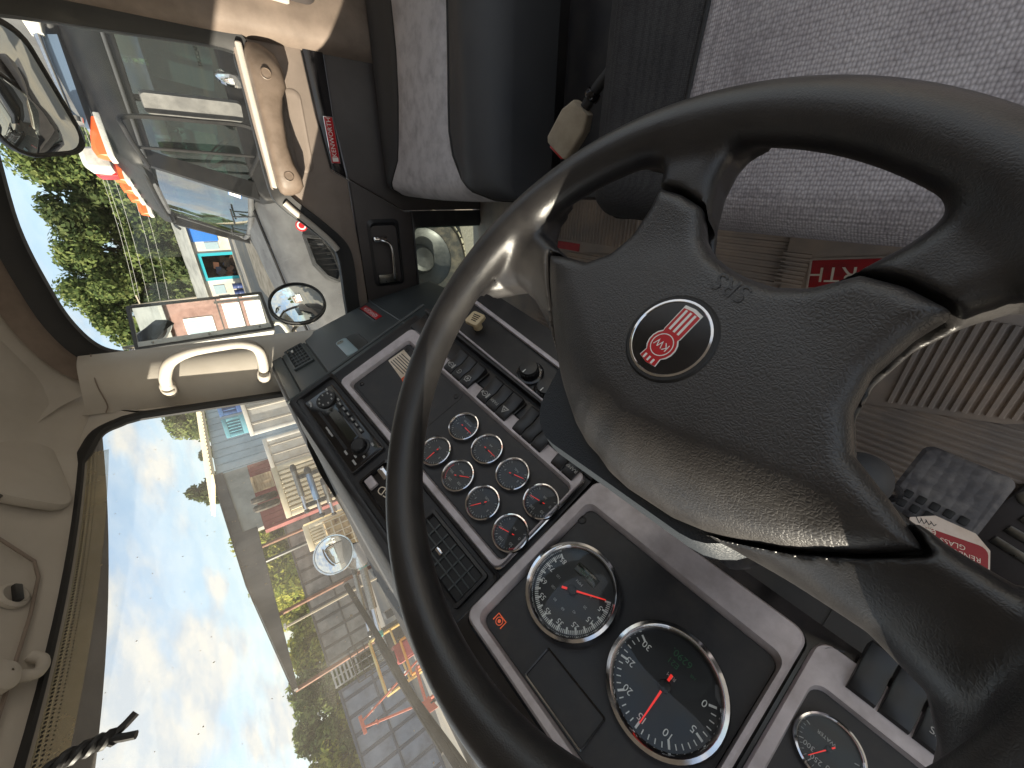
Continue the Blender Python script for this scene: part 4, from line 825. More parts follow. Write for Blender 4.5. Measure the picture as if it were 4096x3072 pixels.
# gloss fascia and brow round the cluster
MB().loops(DR, [(rrect(-300, -175, 92, 196, 16), -30), (rrect(-300, -175, 92, 196, 16), -8), (rrect(-226, -155, 89, 137, 17), -6), (rrect(-226, -155, 89, 137, 17), -30)]).build('cluster_fascia', blackgloss, dash)
bw = [[P(DR, x, 150 + (8 if k in (1, 2) else 0) + dy, h) for x in np.linspace(-300, 118, 12)] for k, (dy, h) in enumerate([(0, -20), (0, -4), (4, 8), (14, 12), (30, 4), (44, -20)])]
MB().loft(bw, closed=False).build('cluster_brow', dashtop, dash, angle=60)
# --- left lower panel with its own gauge and three rockers
lo = rrect(-420, -158, -230, 40, 16)
MB().loops(DR, [(lo, -30), (lo, 0), (rrect(-418, -156, -232, 38, 15), 4), (rrect(-418, -114, -242, 32, 13), 4), (rrect(-416, -112, -244, 30, 12), -4)], cap1=False).build('side_surround', silver, dash)
MB().prism(DR, rrect(-417, -113, -243, 31, 12), -12, -4).build('side_panel', blackpan, dash)
gauge('gauge', sub(DR, -274, -68, -1), 29, 30, [('300', 52, .55, .22), ('250', 15, .55, .22), ('200', -30, .55, .22)], 'WATER', 20, -110, 110, dash, minor=4, label='round chrome-ringed WATER gauge left of the cluster', wordpos=(.15, -.25))
for i, ic in enumerate((None, None, 'ramp')):
    x = -276 - i * 26
    o = rocker(DR, x, 25, -184, -128, dash, None if i < 2 else 'H/S')
MB().prism(DR, [(-430, -160), (-230, -160), (-230, -330), (-430, -330)], -140, -26).build('lower_skirt', blackp, dash)
MB().prism(DR, [(-230, -156), (95, -156), (95, -260), (-230, -260)], -140, -30).build('lower_skirt', blackp, dash)
MB().tube(crv([P(DR, -236, -140, 2), P(DR, -240, -152, 3), P(DR, -252, -160, 2)], 4), 0.0012, 6).build('loose_edge', blackpan, dash)
# --- passenger side face
MB().prism(PA, [(-560, 0), (36, 0), (36, -396), (-560, -396)], -160, -4).build('passenger_carcass', blackp, dash)
MB().prism(PA, [(-540, -2), (33, -2), (33, -34), (-540, -34)], -4, 2.5).build('face_rail', dashface, dash, bevel=0.003)
MB().prism(PA, [(-540, -37), (2, -37), (2, -119), (-540, -119)], -4, 1.5).build('vent_panel', dashface, dash, bevel=0.003)
v2 = vent(PA, -206, -44, -104, -56, 5, 4, 'air_vent', dashface, dashface, 1.4, knob=(-80, -72, white)); v2['label'] = 'rectangular air vent high on the passenger face'
gl = MB().prism(PA, [(-540, -123), (14, -123), (18, -240), (16, -392), (-540, -392)], -4, 4).build('glovebox_lid', dashface, dash, bevel=0.005, seg=3); gl['label'] = 'grey glovebox lid with red badge and pale latch'
BF = sub(PA, -88, -354.5, 4)
MB().box(BF, -82, 82, -14, 14, 0, 1.5).build('lid_badge', redpl, gl, bevel=0.0005)
MB().box(BF, -83.5, 83.5, 10.5, 15, -.2, 2.0).build('badge_edge', chrome, gl)
text('lid_badge_letters', 'KENWORTH', BF, 0, -2, 1.7, 22, white, gl)
MB().loops(PA, [(rrect(-312, -268, -178, -190, 28, 6), 3.9), (rrect(-310, -266, -180, -192, 27, 6), 5.6), (rrect(-306, -262, -184, -196, 24, 6), 4.3)], cap1=True).build('latch_scoop', dialblk, gl)  # shallow black plate: the hollow's shade is put into its colour
MB().loops(PA, [(rrect(-318, -228, -184, -192, 10, 5), 3), (rrect(-318, -228, -184, -192, 10, 5), 8), (rrect(-315, -225, -187, -195, 9, 5), 10)], cap1=True).build('latch_flap', mat('latch_pale', (158, 178, 184), 0.4), gl)
MB().lathe(sub(PA, -205, -204, 9.5), [(11, 0), (11, 1.5), (9, 2), (3, 1), (.1, 1)], 20).build('key_lock', steel, gl)
# below the crease the face turns under
MB().prism(SIDE, [(0.388, 1.850), (0.340, 1.60), (0.385, 1.56), (0.60, 1.56), (0.60, 1.9)], 0.90, 1.485).build('knee_panel', dashface, dash, bevel=0.012, seg=3)
MB().tube([P(PA, x, -394, 3) for x in (-540, -300, 0, 30)], 0.004, 8).build('crease_bead', dashface, dash)
# ================================================================ OUTSIDE: ground
asphalt = mat('asphalt', (118, 117, 114), 0.88, var=(0.35, (150, 140, 124), 0.42, 0.68, 9.0), bump=('noise', 30, 0.5, 0.01), coords='Object')
sand = mat('pale_dirt', (206, 188, 162), 0.95, var=(1.2, (150, 132, 110), 0.4, 0.7, 8.0), bump=('noise', 12, 0.5, 0.02))
gr = MB().add([V(-900, -900, 0), V(900, -900, 0), V(900, 900, 0), V(-900, 900, 0)], [(0, 1, 2, 3)]).build('ground', asphalt); struct(gr)
pt = MB().add([V(*p, 0.006) for p in [(28.7, 3.0), (33, 3.6), (31, 6.2), (25.5, 6.0), (17, 5.8), (13, 5.4), (16, 4.6), (22, 4.2)]], [tuple(range(8))]).build('path', sand); struct(pt)
pt = MB().add([V(*p, 0.006) for p in [(-6, 6), (3, 5), (9, 4.2), (13, 6), (11, 9), (6, 13), (-6, 17)]], [tuple(range(7))]).build('path', sand); struct(pt)

# ================================================================ our own mirrors and wiper
galv = mat('white_metal', (206, 206, 200), 0.45, metal=0.1, var=(30, (176, 176, 170), 0.4, 0.7))
dkmetal = mat('dark_metal', (52, 53, 54), 0.45, metal=0.3, var=(20, (66, 66, 66), 0.4, 0.7))
wm = thing('side_mirror', 'tall rectangular west-coast mirror with white metal back outside the passenger window', 'mirror', (1.78, 0.50, 2.15))
mn = V(-.58, -.81, -.01); MF = fr(V(1.755, 0.442, 2.365), V(.81, -.58, 0), mn)
MB().loops(MF, [(rrect(-.088, -.195, .088, .195, .006), -.045), (rrect(-.094, -.2, .094, .2, .008), -.02), (rrect(-.094, -.2, .094, .2, .008), .002), (rrect(-.084, -.19, .084, .19, .005), .004)], cap0=True).build('housing', galv, wm)
MB().loops(MF, [(rrect(-.096, -.202, .096, .202, .008), -.004), (rrect(-.096, -.202, .096, .202, .008), .006), (rrect(-.086, -.192, .086, .192, .006), .006), (rrect(-.086, -.192, .086, .192, .006), .001)]).build('rim', dkmetal, wm)
MB().prism(MF, rrect(-.086, -.192, .086, .192, .006), .001, .0035).build('mirror_glass', mirrorm, wm, smooth=False)
MB().prism(MF, [(-.086, -.192), (-.066, -.192), (-.066, .192), (-.086, .192)], .0036, .008).build('white_strip', galv, wm, smooth=False)
for z in (-.155, 0.0, .155): MB().lathe(sub(MF, -.076, z, .008), [(.004, 0), (.004, .002), (.001, .003)], 10).build('rivet', steel, wm)
MB().tube(crv([P(MF, -.06, .21, -.03), P(MF, -.10, .225, -.03), V(1.62, .56, 2.60), V(1.56, .60, 2.585)], 5), 0.009, 10).build('bracket', chrome, wm)
MB().tube([P(MF, -.06, .20, -.02), P(MF, -.06, .235, -.02)], 0.006, 8).build('pivot', steel, wm)
MB().tube(crv([P(MF, -.04, -.20, -.03), P(MF, -.05, -.235, -.03), V(1.70, .58, 2.10), V(1.56, .60, 2.07)], 5), 0.010, 10).build('bracket', galv, wm)
cv = thing('convex_mirror', 'round black-rimmed convex mirror hanging below the tall side mirror', 'mirror', (1.80, 0.45, 1.95))
CFm = fr(V(1.775, 0.432, 2.053), V(1, -.7, 0), V(-.60, -.79, .10))
dome = [(0.098 * math.sin(a) / math.sin(0.62), 0.1686 * (math.cos(a) - math.cos(0.62)) * 0.7) for a in np.linspace(0.62, 0.001, 12)]
MB().lathe(CFm, dome, 40).build('mirror_glass', mirrorm, cv)
MB().lathe(CFm, [(.060, -.035), (.098, -.02), (.104, -.004), (.104, .004), (.099, .006), (.096, .002)], 40, cap0=True).build('rim', rubber, cv)
MB().lathe(CFm, [(.050, -.04), (.101, -.022), (.107, -.012)], 40).build('back_shell', galv, cv)
MB().tube(crv([P(CFm, .0, -.02, -.04), V(1.84, .50, 2.0), V(1.80, .55, 2.09), V(1.72, .575, 2.11)], 5), 0.007, 8).build('bracket', steel, cv)
hm = thing('hood_mirror', 'round chrome-rimmed mirror standing on the hood ahead of the windscreen', 'mirror', (1.60, 1.66, 1.9))
HF = fr(V(1.605, 1.665, 2.180), V(1, -.9, 0), V(-.60, -.78, .10))
dome = [(0.088 * math.sin(a) / math.sin(0.62), 0.151 * (math.cos(a) - math.cos(0.62)) * 0.7) for a in np.linspace(0.62, 0.001, 12)]
MB().lathe(HF, dome, 40).build('mirror_glass', mirrorm, hm)
MB().lathe(HF, [(.02, -.06), (.06, -.045), (.088, -.02), (.096, -.006), (.094, .003), (.088, .003)], 40, cap0=True).build('bowl', chrome, hm)
MB().tube(crv([P(HF, 0, -.02, -.055), V(1.66, 1.72, 2.08), V(1.63, 1.74, 1.95), V(1.60, 1.76, 1.80)], 5), 0.009, 8).build('stem', chrome, hm)
H2F = fr(V(1.555, 1.70, 2.085), V(1, -.9, 0), V(-.60, -.78, .10))
MB().lathe(H2F, [(.02, -.05), (.05, -.035), (.062, -.01), (.06, .002), (.03, .006), (.001, .007)], 30, cap0=True).build('lower_bowl', chrome, hm)
fd = MB().loft([[V(x, y, z0 + 0.10 * math.sin(math.pi * (x - 0.0) / 1.7)) for x in np.linspace(-.1, 1.75, 10)] for y, z0 in ((0.85, 1.80), (1.5, 1.74), (2.2, 1.60), (2.5, 1.3))], closed=False).build('hood', mat('own_hood', (70, 72, 74), 0.5), cab)
pe = thing('lookdown_mirror', 'rounded black-rimmed mirror above the passenger window, cut by the picture corner', 'mirror', (1.72, -0.08, 2.6))
PEF = fr(V(1.74, -0.185, 2.578), V(0.10, 1, -0.12), V(-.80, -.05, -.60))
lpf = lambda k, d: [(a * k, b * k) for a, b in rrect(-.16 + d, -.088 + d, .122 - d, .088 - d, .055, 6)]
MB().loops(PEF, [(lpf(1.0, 0), 0.0), (lpf(.8, 0), .012), (lpf(.55, 0), .021), (lpf(.28, 0), .027), (lpf(.02, 0), .029)], cap1=True).build('mirror_glass', mirrorm, pe, angle=80)
MB().loops(PEF, [(lpf(.72, 0), -.05), (lpf(1.02, 0), -.02), (lpf(1.05, 0), -.004), (lpf(1.05, 0), .005), (lpf(.995, 0), .006), (lpf(.98, 0), .0)], cap0=True).build('rim', rubber, pe)
MB().tube(crv([P(PEF, 0, .03, -.045), V(1.72, -.15, 2.70), V(1.62, -.12, 2.76), V(1.54, -.1, 2.77)], 5), .010, 8).build('bracket', steel, pe)
wp = thing('wiper', 'black windscreen wiper blade lying low across the windscreen', 'wiper', (0.5, 0.80, 2.2))
wpts = [V(0.70, 0.835, 2.240), V(0.55, 0.842, 2.222), V(0.42, 0.842, 2.210), V(0.30, 0.838, 2.196), V(0.16, 0.83, 2.180)]
MB().tube(crv(wpts, 6), 0.0040, 8, flat=1.5).build('blade', rubber, wp)
MB().tube(crv([p + V(-.0, .014, .004) for p in wpts[1:4]], 6), 0.0042, 8).build('blade_frame', dkmetal, wp)
MB().tube([V(0.48, .858, 2.216), V(0.40, .865, 2.203), V(.10, .90, 2.14)], [0.006, 0.006, 0.006], 8).build('arm', dkmetal, wp)

# ================================================================ BLACK TRUCK ALONGSIDE
psi = R(16); fw2 = V(-math.sin(psi), math.cos(psi), 0); rt2 = V(math.cos(psi), math.sin(psi), 0)
T2 = (V(4.1, -0.3, 0.0), rt2, fw2, V(0, 0, 1), 1.0)                       # a = right, b = forward, h = up
S2 = (V(4.1, -0.3, 0.0), fw2, V(0, 0, 1), rt2, 1.0)                       # a = forward, b = up, h = right (its left side at h = 0)
tblk = mat('truck_black', (17, 17, 18), 0.55, spec=0.35, var=(9, (31, 30, 30), 0.42, 0.7, 9.0), bump=('noise', 120, 0.12, 0.001))
tgrey = mat('truck_grey', (84, 85, 86), 0.55, var=(5, (62, 62, 64), 0.35, 0.7, 9.0), bump=('noise', 70, 0.3, 0.002))
tint = glass('truck_glass', (0.50, 0.64, 0.61), 0.12, film=0.006)
skyglass = glass('truck_windscreen', (0.52, 0.68, 0.70), 0.32, film=0.02)
amberl = emit_mat('lamp_orange', (236, 92, 34), 0.15)
tk2 = thing('parked_truck', 'matt black conventional truck parked alongside with orange roof lamps', 'truck', tuple(P(T2, 0.97, 0, 0)))
lowb = MB().prism(S2, [(-1.35, 0.95), (0.40, 0.95), (0.44, 1.80), (0.36, 1.86), (-1.35, 1.86)], 0.0, 1.95).build('cab_body', tblk, tk2, bevel=0.03, seg=3)
rl = []
for s_, zt, ins in ((-1.35, 2.70, 0), (-0.6, 2.72, 0), (-0.05, 2.70, 0.0), (0.10, 2.64, 0.03), (0.17, 2.555, 0.06), (0.185, 2.50, 0.08)):
    sec_ = [(0.0 + ins, 2.47), (-0.012 + ins, 2.52), (0.03 + ins, 2.60), (0.16 + ins, zt - 0.035), (0.5, zt), (0.975, zt + 0.015), (1.45, zt), (1.79 - ins, zt - 0.035), (1.92 - ins, 2.60), (1.962 - ins, 2.52), (1.95 - ins, 2.47)]
    rl.append([P(T2, a, s_, min(z, zt)) for a, z in sec_])
MB().loft(rl, closed=True, cap0=True, cap1=True).build('roof', tblk, tk2, angle=50)
MB().tube([P(S2, s_, 2.465, -0.018) for s_ in (-1.35, -0.5, 0.05, 0.16)], 0.011, 8).build('drip_rail', tgrey, tk2)
for h0 in (0.0, 1.90):
    MB().prism(S2, [(-1.35, 1.84), (-1.12, 1.84), (-1.10, 2.44), (-1.35, 2.48)], h0, h0 + 0.05).build('door_post', tblk, tk2)
    MB().prism(S2, [(0.30, 1.84), (0.43, 1.84), (0.19, 2.49), (0.09, 2.49)], h0, h0 + 0.05).build('windscreen_post', tblk, tk2)
    MB().prism(S2, [(-1.35, 2.40), (0.14, 2.42), (0.14, 2.49), (-1.35, 2.49)], h0, h0 + 0.05).build('door_header', tblk, tk2)
    MB().prism(S2, [(-0.27, 1.84), (-0.24, 1.84), (-0.22, 2.42), (-0.25, 2.42)], h0 + .005, h0 + 0.04).build('window_divider', tblk, tk2)
    MB().prism(S2, [(-1.12, 1.84), (0.31, 1.84), (0.10, 2.42), (-1.10, 2.42)], h0 + 0.02, h0 + 0.026).build('door_glass', tint, tk2, smooth=False)
MB().prism(T2, [(0.0, -1.35), (1.95, -1.35), (1.95, -1.30), (0, -1.30)], 1.84, 2.12).build('rear_wall', tblk, tk2)
# windscreen: two curved halves as one pane with a rubber surround
def w2(a, t): x = (a - 0.975) / 0.975; return P(T2, a, 0.455 - 0.10 * x * x - 0.265 * t, 1.885 + 0.60 * t)
wa = np.linspace(0.05, 1.90, 14)
MB().loft([[w2(a, t) for a in wa] for t in (0.02, .25, .5, .75, .98)], closed=False).build('windscreen', skyglass, tk2)
MB().tube([w2(a, 0) for a in wa] + [w2(1.92, t) for t in (0.08, .3, .6, .9)] + [w2(a, 1.0) for a in wa[::-1]] + [w2(0.03, t) for t in (.9, .6, .3, .08)], 0.022, 8, closed=True).build('windscreen_surround', tgrey, tk2)
MB().tube([w2(a, 1.0) + fw2 * .02 + V(0, 0, .03) for a in wa], 0.014, 8).build('screen_moulding', tblk, tk2)
for a in (0.45, 1.15):
    MB().tube([w2(a, -.04) + fw2 * .02, w2(a + .18, .22) + fw2 * .03], 0.007, 6).build('wiper_arm', dkmetal, tk2); MB().tube([w2(a + .02, .24) + fw2 * .025, w2(a + .40, .20) + fw2 * .03], 0.008, 6).build('wiper_blade', rubber, tk2)
STK = w2(0.17, .17); SX = (w2(.22, .17) - w2(.12, .17)); SN = np.cross(SX, w2(.17, .27) - w2(.17, .07)); 
KF = fr(STK + fw2 * .006, SX, SN / np.linalg.norm(SN) * (1 if SN @ fw2 > 0 else -1), 0.001)
MB().box(KF, -34, 34, -45, 45, 0, 1).build('sticker_border', mat('sticker_blue', (60, 96, 150), .5), tk2); MB().box(KF, -28, 28, -38, 38, 1, 1.6).build('inspection_sticker', white, tk2)
text('sticker_numbers', "05'27", KF, 0, -16, 2, 24, dialblk, tk2)
DGF = fr(P(S2, -0.62, 1.98, 0.016), -fw2, -rt2, 0.001); text('glass_mark', 'PACCAR', sub(DGF, -60, -10, 0, 0), 0, 0, 0, 36, dialblk, tk2)
# inside: seats and wheel
for a in (0.30, 1.25): MB().loops(sub(T2, a, -0.72, 1.35), [(rrect(0, -.12, .5, .05, .05), 0), (rrect(0, -.13, .5, .05, .05), .55), (rrect(.06, -.12, .44, .02, .05), .92)], cap0=True, cap1=True).build('seat_back', darkvin, tk2)
MB().tube([P(T2, .48 + .22 * math.cos(a), -.08 + .10 * math.sin(a), 1.93 + .16 * math.sin(a)) for a in np.linspace(0, 2 * math.pi, 25)[:-1]], 0.018, 8, closed=True).build('steering_wheel', rubber, tk2)
MB().prism(S2, [(0.02, 1.7), (0.36, 1.7), (0.36, 1.90), (0.12, 1.93)], 0.05, 1.90).build('dashboard', darkvin, tk2)
# hood, fender, grille scoop, wheel
hl = []
for s_, w0, z0, zs in ((0.38, 0.03, 1.845, 1.30), (0.75, 0.10, 1.80, 1.25), (1.25, 0.20, 1.72, 1.20), (1.8, 0.30, 1.62, 1.15), (2.15, 0.36, 1.50, 1.0), (2.28, 0.42, 1.30, 0.9)):
    w1 = 1.95 - w0; hl.append([P(T2, a, s_, z) for a, z in ((w0 - .02, zs), (w0, z0 - .16), (w0 + .06, z0 - .05), (w0 + .22, z0), (0.975, z0 + .06), (w1 - .22, z0), (w1 - .06, z0 - .05), (w1, z0 - .16), (w1 + .02, zs))])
MB().loft(hl, closed=True, cap0=True, cap1=True).build('hood', tgrey, tk2, angle=45)  # lighter than the black body: sun sheen put into the colour
MB().tube([P(T2, .975 + d, s_, z) for d, s_, z in ((-.62, .42, 1.866), (-.55, 1.2, 1.765), (-.50, 2.0, 1.60))], 0.012, 6).build('hood_crease', tblk, tk2)
MB().loft([[P(T2, w0 + dw, s_, z) for s_, z, w0 in ((.42, zz, .05), (.70, zz + .10 * k, .03), (1.0, zz + .16 * k, .02), (1.35, zz + .10 * k, .06), (1.7, zz - .15 * k, .14))] for k, zz, dw in ((1, 1.18, 0.30), (1, 1.20, 0.02), (1, 1.16, -.10), (0.8, 1.00, -.14))], closed=False).build('fender', tblk, tk2, angle=60)
SC = [(0.70, 1.585), (0.72, 1.44), (0.86, 1.37), (1.06, 1.34), (1.13, 1.38), (1.08, 1.47), (0.95, 1.555)]
MB().loops(S2, [(SC, 0.20), (SC, 0.035), ([(0.915 + (x - .915) * .88, 1.46 + (z - 1.46) * .84) for x, z in SC], 0.03), ([(0.915 + (x - .915) * .84, 1.46 + (z - 1.46) * .8) for x, z in SC], 0.10)], cap1=True).build('air_intake', dkmetal, tk2)
for i in range(6): MB().box(S2, .76 + i * .05, .765 + i * .05, 1.36, 1.56 - i * .012, 0.045, 0.06).build('intake_slat', tblk, tk2)
HB = fr(P(S2, 0.63, 1.58, 0.035), -fw2, -rt2, 0.001)
MB().lathe(HB, [(46, 0), (46, 6), (38, 8), (38, 6)], 28).build('hood_badge', redpl, tk2); MB().lathe(HB, [(36, 4), (34, 7), (20, 8), (.1, 8)], 24).build('badge_centre', white, tk2); MB().lathe(HB, [(24, 7.5), (23, 9), (.1, 9)], 24).build('badge_core', redpl, tk2)
WF2 = fr(P(T2, 0.02, 0.98, 0.50), fw2, -rt2)
whl = MB().lathe(WF2, [(.30, -.26), (.44, -.25), (.495, -.20), (.505, -.12), (.495, -.03), (.45, .01), (.30, .0)], 40).build('front_wheel', mat('tyre', (46, 45, 44), 0.85, bump=('noise', 40, 0.4, 0.006), var=(10, (92, 84, 74), 0.45, 0.7)), tk2)
MB().lathe(WF2, [(.30, -.01), (.27, -.05), (.15, -.10), (.10, -.02), (.001, .0)], 32).build('wheel_rim', dkmetal, whl)
tb = MB()
for i in range(44):
    a = 2 * math.pi * i / 44
    for j in range(5): tb.box((P(WF2, .507 * math.cos(a), .507 * math.sin(a), -.22 + j * .042), WF2[1] * math.cos(a) + WF2[2] * math.sin(a), WF2[2] * math.cos(a) - WF2[1] * math.sin(a), WF2[3], 1.0), -.012, .008, -.028, .028, 0, .034)
o = tb.build('tread_blocks', mat('dusty_tread', (168, 160, 142), 0.9, var=(30, (120, 112, 98), .4, .7)), whl, smooth=False); o['kind'] = 'stuff'
# roof lamps, horn, work lamp, beacon
for a in (0.16, 0.70, 1.00, 1.30, 1.80):
    b_ = sub(T2, a, 0.02, 2.66)
    lm = MB().loft([[P(b_, w * k, y, z) for w, z in ((-.06, 0), (-.05, .05 * q), (-.02, .075 * q), (.02, .075 * q), (.05, .05 * q), (.06, 0))] for y, k, q in ((-.16, .35, .35), (-.05, .8, .8), (.05, 1, 1.05), (.09, 1, .9), (.10, .95, .2))], closed=True, cap0=True, cap1=True).build('roof_lamp', amberl, tk2)
    MB().box(b_, -.07, .07, -.17, .11, -.03, .006).build('lamp_base', galv, lm, bevel=.008)
hornF = fr(P(T2, 0.10, -0.10, 2.775), rt2, -fw2 + V(0, 0, .03))
MB().lathe(hornF, [(.05, -.03), (.055, 0), (.03, .02), (.014, .05), (.016, .40), (.024, .50)], 20, cap0=True).build('air_horn', chrome, tk2)
MB().loops(hornF, [(rrect(-.03, -.03, .03, .03, .01), .47), (rrect(-.06, -.05, .06, .05, .015), .56), (rrect(-.062, -.052, .062, .052, .015), .60)], cap0=True).build('horn_bell', galv, tk2)
MB().loops(sub(T2, 0.40, 0.06, 2.69), [(rrect(-.07, -.06, .07, .06, .015), 0), (rrect(-.085, -.075, .085, .075, .02), .03), (rrect(-.08, -.07, .08, .07, .02), .12), (rrect(-.05, -.04, .05, .04, .02), .15)], cap0=True, cap1=True).build('work_lamp', galv, tk2)
MB().loops(sub(T2, 0.56, 0.08, 2.69), [(rrect(-.05, -.05, .05, .05, .012), 0), (rrect(-.05, -.05, .05, .05, .012), .10), (rrect(-.035, -.035, .035, .035, .012), .12)], cap0=True, cap1=True).build('red_beacon', redpl, tk2)
MB().prism(S2, [(-1.2, 2.66), (-0.62, 2.70), (-0.80, 3.35), (-1.2, 3.55), (-2.6, 3.55), (-2.6, 1.0), (-1.36, 1.0), (-1.36, 2.66)], 0.10, 1.85).build('sleeper', tgrey, tk2, bevel=0.05, seg=3)
MB().prism(S2, [(-0.60, 2.70), (-.05, 2.71), (-.05, 2.725), (-.58, 2.80)], 0.12, 0.45).build('roof_deflector', mat('blue_grey', (96, 116, 140), .5), tk2)
mat('mirror_back', (84, 84, 83), 0.6, var=(12, (66, 66, 66), .4, .7), bump=('noise', 60, .3, .002))
# its two mirrors
for h, sgn_ in ((-0.36, 1), (2.28, -1)):
    mg = MB().loops((P(S2, -0.05, 0, h), fw2 * .5 + rt2 * .5 * sgn_, V(0, 0, 1), np.cross(fw2 * .5 + rt2 * .5 * sgn_, V(0, 0, 1)), 1.0), [(rrect(-.085, 1.84, .085, 2.37, .03), -.02), (rrect(-.09, 1.835, .09, 2.375, .03), .0), (rrect(-.09, 1.835, .09, 2.375, .03), .03), (rrect(-.06, 1.86, .06, 2.35, .025), .05)], cap0=True, cap1=True).build('mirror_head', MATS['mirror_back'], tk2)
    MB().tube(crv([P(S2, .22, 2.46, h * .1 if sgn_ > 0 else 1.95 + .05), P(S2, .12, 2.50, h), P(S2, .04, 2.47, h), P(S2, .03, 2.1, h), P(S2, .04, 1.82, h), P(S2, .16, 1.78, h), P(S2, .26, 1.86, h * .1 if sgn_ > 0 else 2.0)], 6), 0.014, 8).build('mirror_bracket', tblk, tk2)
    MB().tube([P(S2, .15, 2.48, h * .5 if sgn_ > 0 else 2.1), P(S2, .17, 1.80, h * .5 if sgn_ > 0 else 2.1)], 0.010, 8).build('bracket_brace', tblk, tk2)
MB().lathe(fr(P(S2, -0.30, 1.83, -.28), fw2, -rt2 * .8 - fw2 * .6), [(.07, -.03), (.10, -.01), (.10, .006), (.085, .012), (.001, .02)], 28).build('door_mirror', chrome, tk2)
MB().box(T2, 0.2, 1.75, -4.5, 2.0, 0.55, 0.95).build('chassis', dkmetal, tk2)

# ================================================================ CONTAINERS AND YARD GEAR
def container(name, label, p0, p1, z1, depth, m, nrib, cat='container', group=None, z0=0.0, ribd=0.035, mid=False, postm=None, ribw=0.5, ribm=None):
    """ribbed steel box; its long face runs p0 -> p1 and looks towards the camera side"""
    p0 = V(*p0, 0); p1 = V(*p1, 0); L_ = np.linalg.norm(p1 - p0); ex = (p1 - p0) / L_; nrm_ = np.cross(ex, V(0, 0, 1))
    if nrm_ @ (-(p0 + p1) / 2) < 0: nrm_ = -nrm_
    F = (p0, ex, V(0, 0, 1), nrm_, 1.0)
    c = thing(name, label, cat, tuple((p0 + p1) / 2 - nrm_ * depth / 2 + V(0, 0, z0)), group)
    MB().box(F, 0.04, L_ - 0.04, z0 + .05, z1 - .05, -depth, -0.03).build('shell', m, c)
    pm_ = postm or m
    for a, b in ((z0, z0 + .12), (z1 - .11, z1)): MB().box(F, 0, L_, a, b, -0.10, 0.012).build('rail', pm_, c, bevel=0.008)
    if mid: MB().box(F, 0.1, L_ - .1, (z0 + z1) / 2 - .04, (z0 + z1) / 2 + .05, -0.05, 0.010).build('rail', pm_, c, bevel=0.008)
    for a in (0, L_ - .11): MB().box(F, a, a + .11, z0 + .12, z1 - .11, -0.10, 0.010).build('corner_post', pm_, c, bevel=0.008)
    w = (L_ - .22) / nrib
    r0 = MB().prism((p0, ex, nrm_, V(0, 0, 1), 1.0), [(.11 + w * (.5 - ribw / 2) - .02, -.03), (.11 + w * (.5 - ribw / 2), ribd - .03), (.11 + w * (.5 + ribw / 2), ribd - .03), (.11 + w * (.5 + ribw / 2) + .02, -.03)], z0 + .13, z1 - .12).build('rib', ribm or m, c, smooth=False)
    for i in range(1, nrib): like(r0, 'rib', c, Vector(ex * w * i))
    return c
greyc = mat('container_grey', (146, 146, 143), 0.7, var=(1.6, (112, 112, 111), 0.4, 0.68, 9.0))
bluec = mat('container_slate', (128, 138, 156), 0.7, var=(1.6, (98, 106, 122), 0.4, 0.68, 9.0))
whitec = mat('container_white', (206, 206, 202), 0.7, var=(1.4, (176, 172, 164), 0.42, 0.68, 9.0))
creamc = mat('container_cream', (226, 216, 190), 0.65, var=(2.2, (196, 184, 156), 0.42, 0.68, 9.0))
ribg = mat('rib_grey', (88, 88, 87), .75); ribs_ = mat('rib_slate', (74, 82, 98), .75); ribw_ = mat('rib_white_shade', (150, 146, 138), .75)  # rib tones darkened: shadow gaps between panels put into the colour
container('shipping_container', 'long dark grey ribbed container behind the rusty canopy posts', (21.8, 17.9), (15.0, 23.7), 2.88, 2.4, greyc, 12, mid=True, ribw=0.14, ribm=ribg, postm=ribg)
container('shipping_container', 'slate blue ribbed container behind the orange stepladder', (10.9, 18.65), (2.5, 22.7), 2.66, 2.4, bluec, 14, mid=True, ribw=0.14, ribm=ribs_, postm=ribs_)
wA = container('shipping_container', 'white panelled container carrying the blue bins', (13.3, 4.9), (12.26, 6.72), 2.66, 2.4, whitec, 4, mid=True, ribw=0.10, ribm=ribw_)
container('shipping_container', 'off-white panelled container between the blue bins and the cream one', (12.2, 6.9), (11.6, 7.8), 2.42, 2.4, whitec, 3, mid=True, ribw=0.10, ribm=ribw_)
container('shipping_container', 'cream container with deep vertical ribs and a wooden crate on top', (8.36, 5.48), (7.70, 6.40), 2.40, 2.2, creamc, 9, ribd=0.07)
container('shipping_container', 'small low cream ribbed box next to the cream container', (7.55, 6.66), (7.20, 7.10), 2.18, 1.6, creamc, 5, ribd=0.06)
bin_b = mat('bin_blue', (52, 84, 140), 0.6, var=(3, (76, 120, 160), 0.4, 0.7)); bin_t = mat('bin_teal', (108, 168, 184), 0.6, var=(3, (84, 140, 160), 0.4, 0.7))
for nm, lab, a, b, m_ in (('skip_bin', 'dark blue steel bin on top of the white container', (13.05, 5.55), (12.75, 6.10), bin_b), ('skip_bin', 'pale teal steel bin on top of the white container', (12.70, 6.16), (12.42, 6.66), bin_t)):
    container(nm, lab, a, b, 3.22, 0.9, m_, 4, 'bin', z0=2.665, ribd=0.05, ribw=.2)
woodm = mat('pallet_wood', (190, 170, 140), 0.85, var=(5, (150, 128, 100), 0.4, 0.7), stretch=(1, 1, 6))
cr = thing('wooden_crate', 'pale wooden crate standing on the cream container', 'crate', (8.35, 5.95, 2.41)); cf = fr(V(8.34, 5.52, 2.41), V(-.55, .83, 0), V(0, 0, 1))
MB().box(cf, 0, .34, -.35, -.02, 0.02, .36).build('panel', woodm, cr)
for a in (0, .155, .31): MB().box(cf, a, a + .035, -.02, .0, 0, .38).build('batten', woodm, cr)
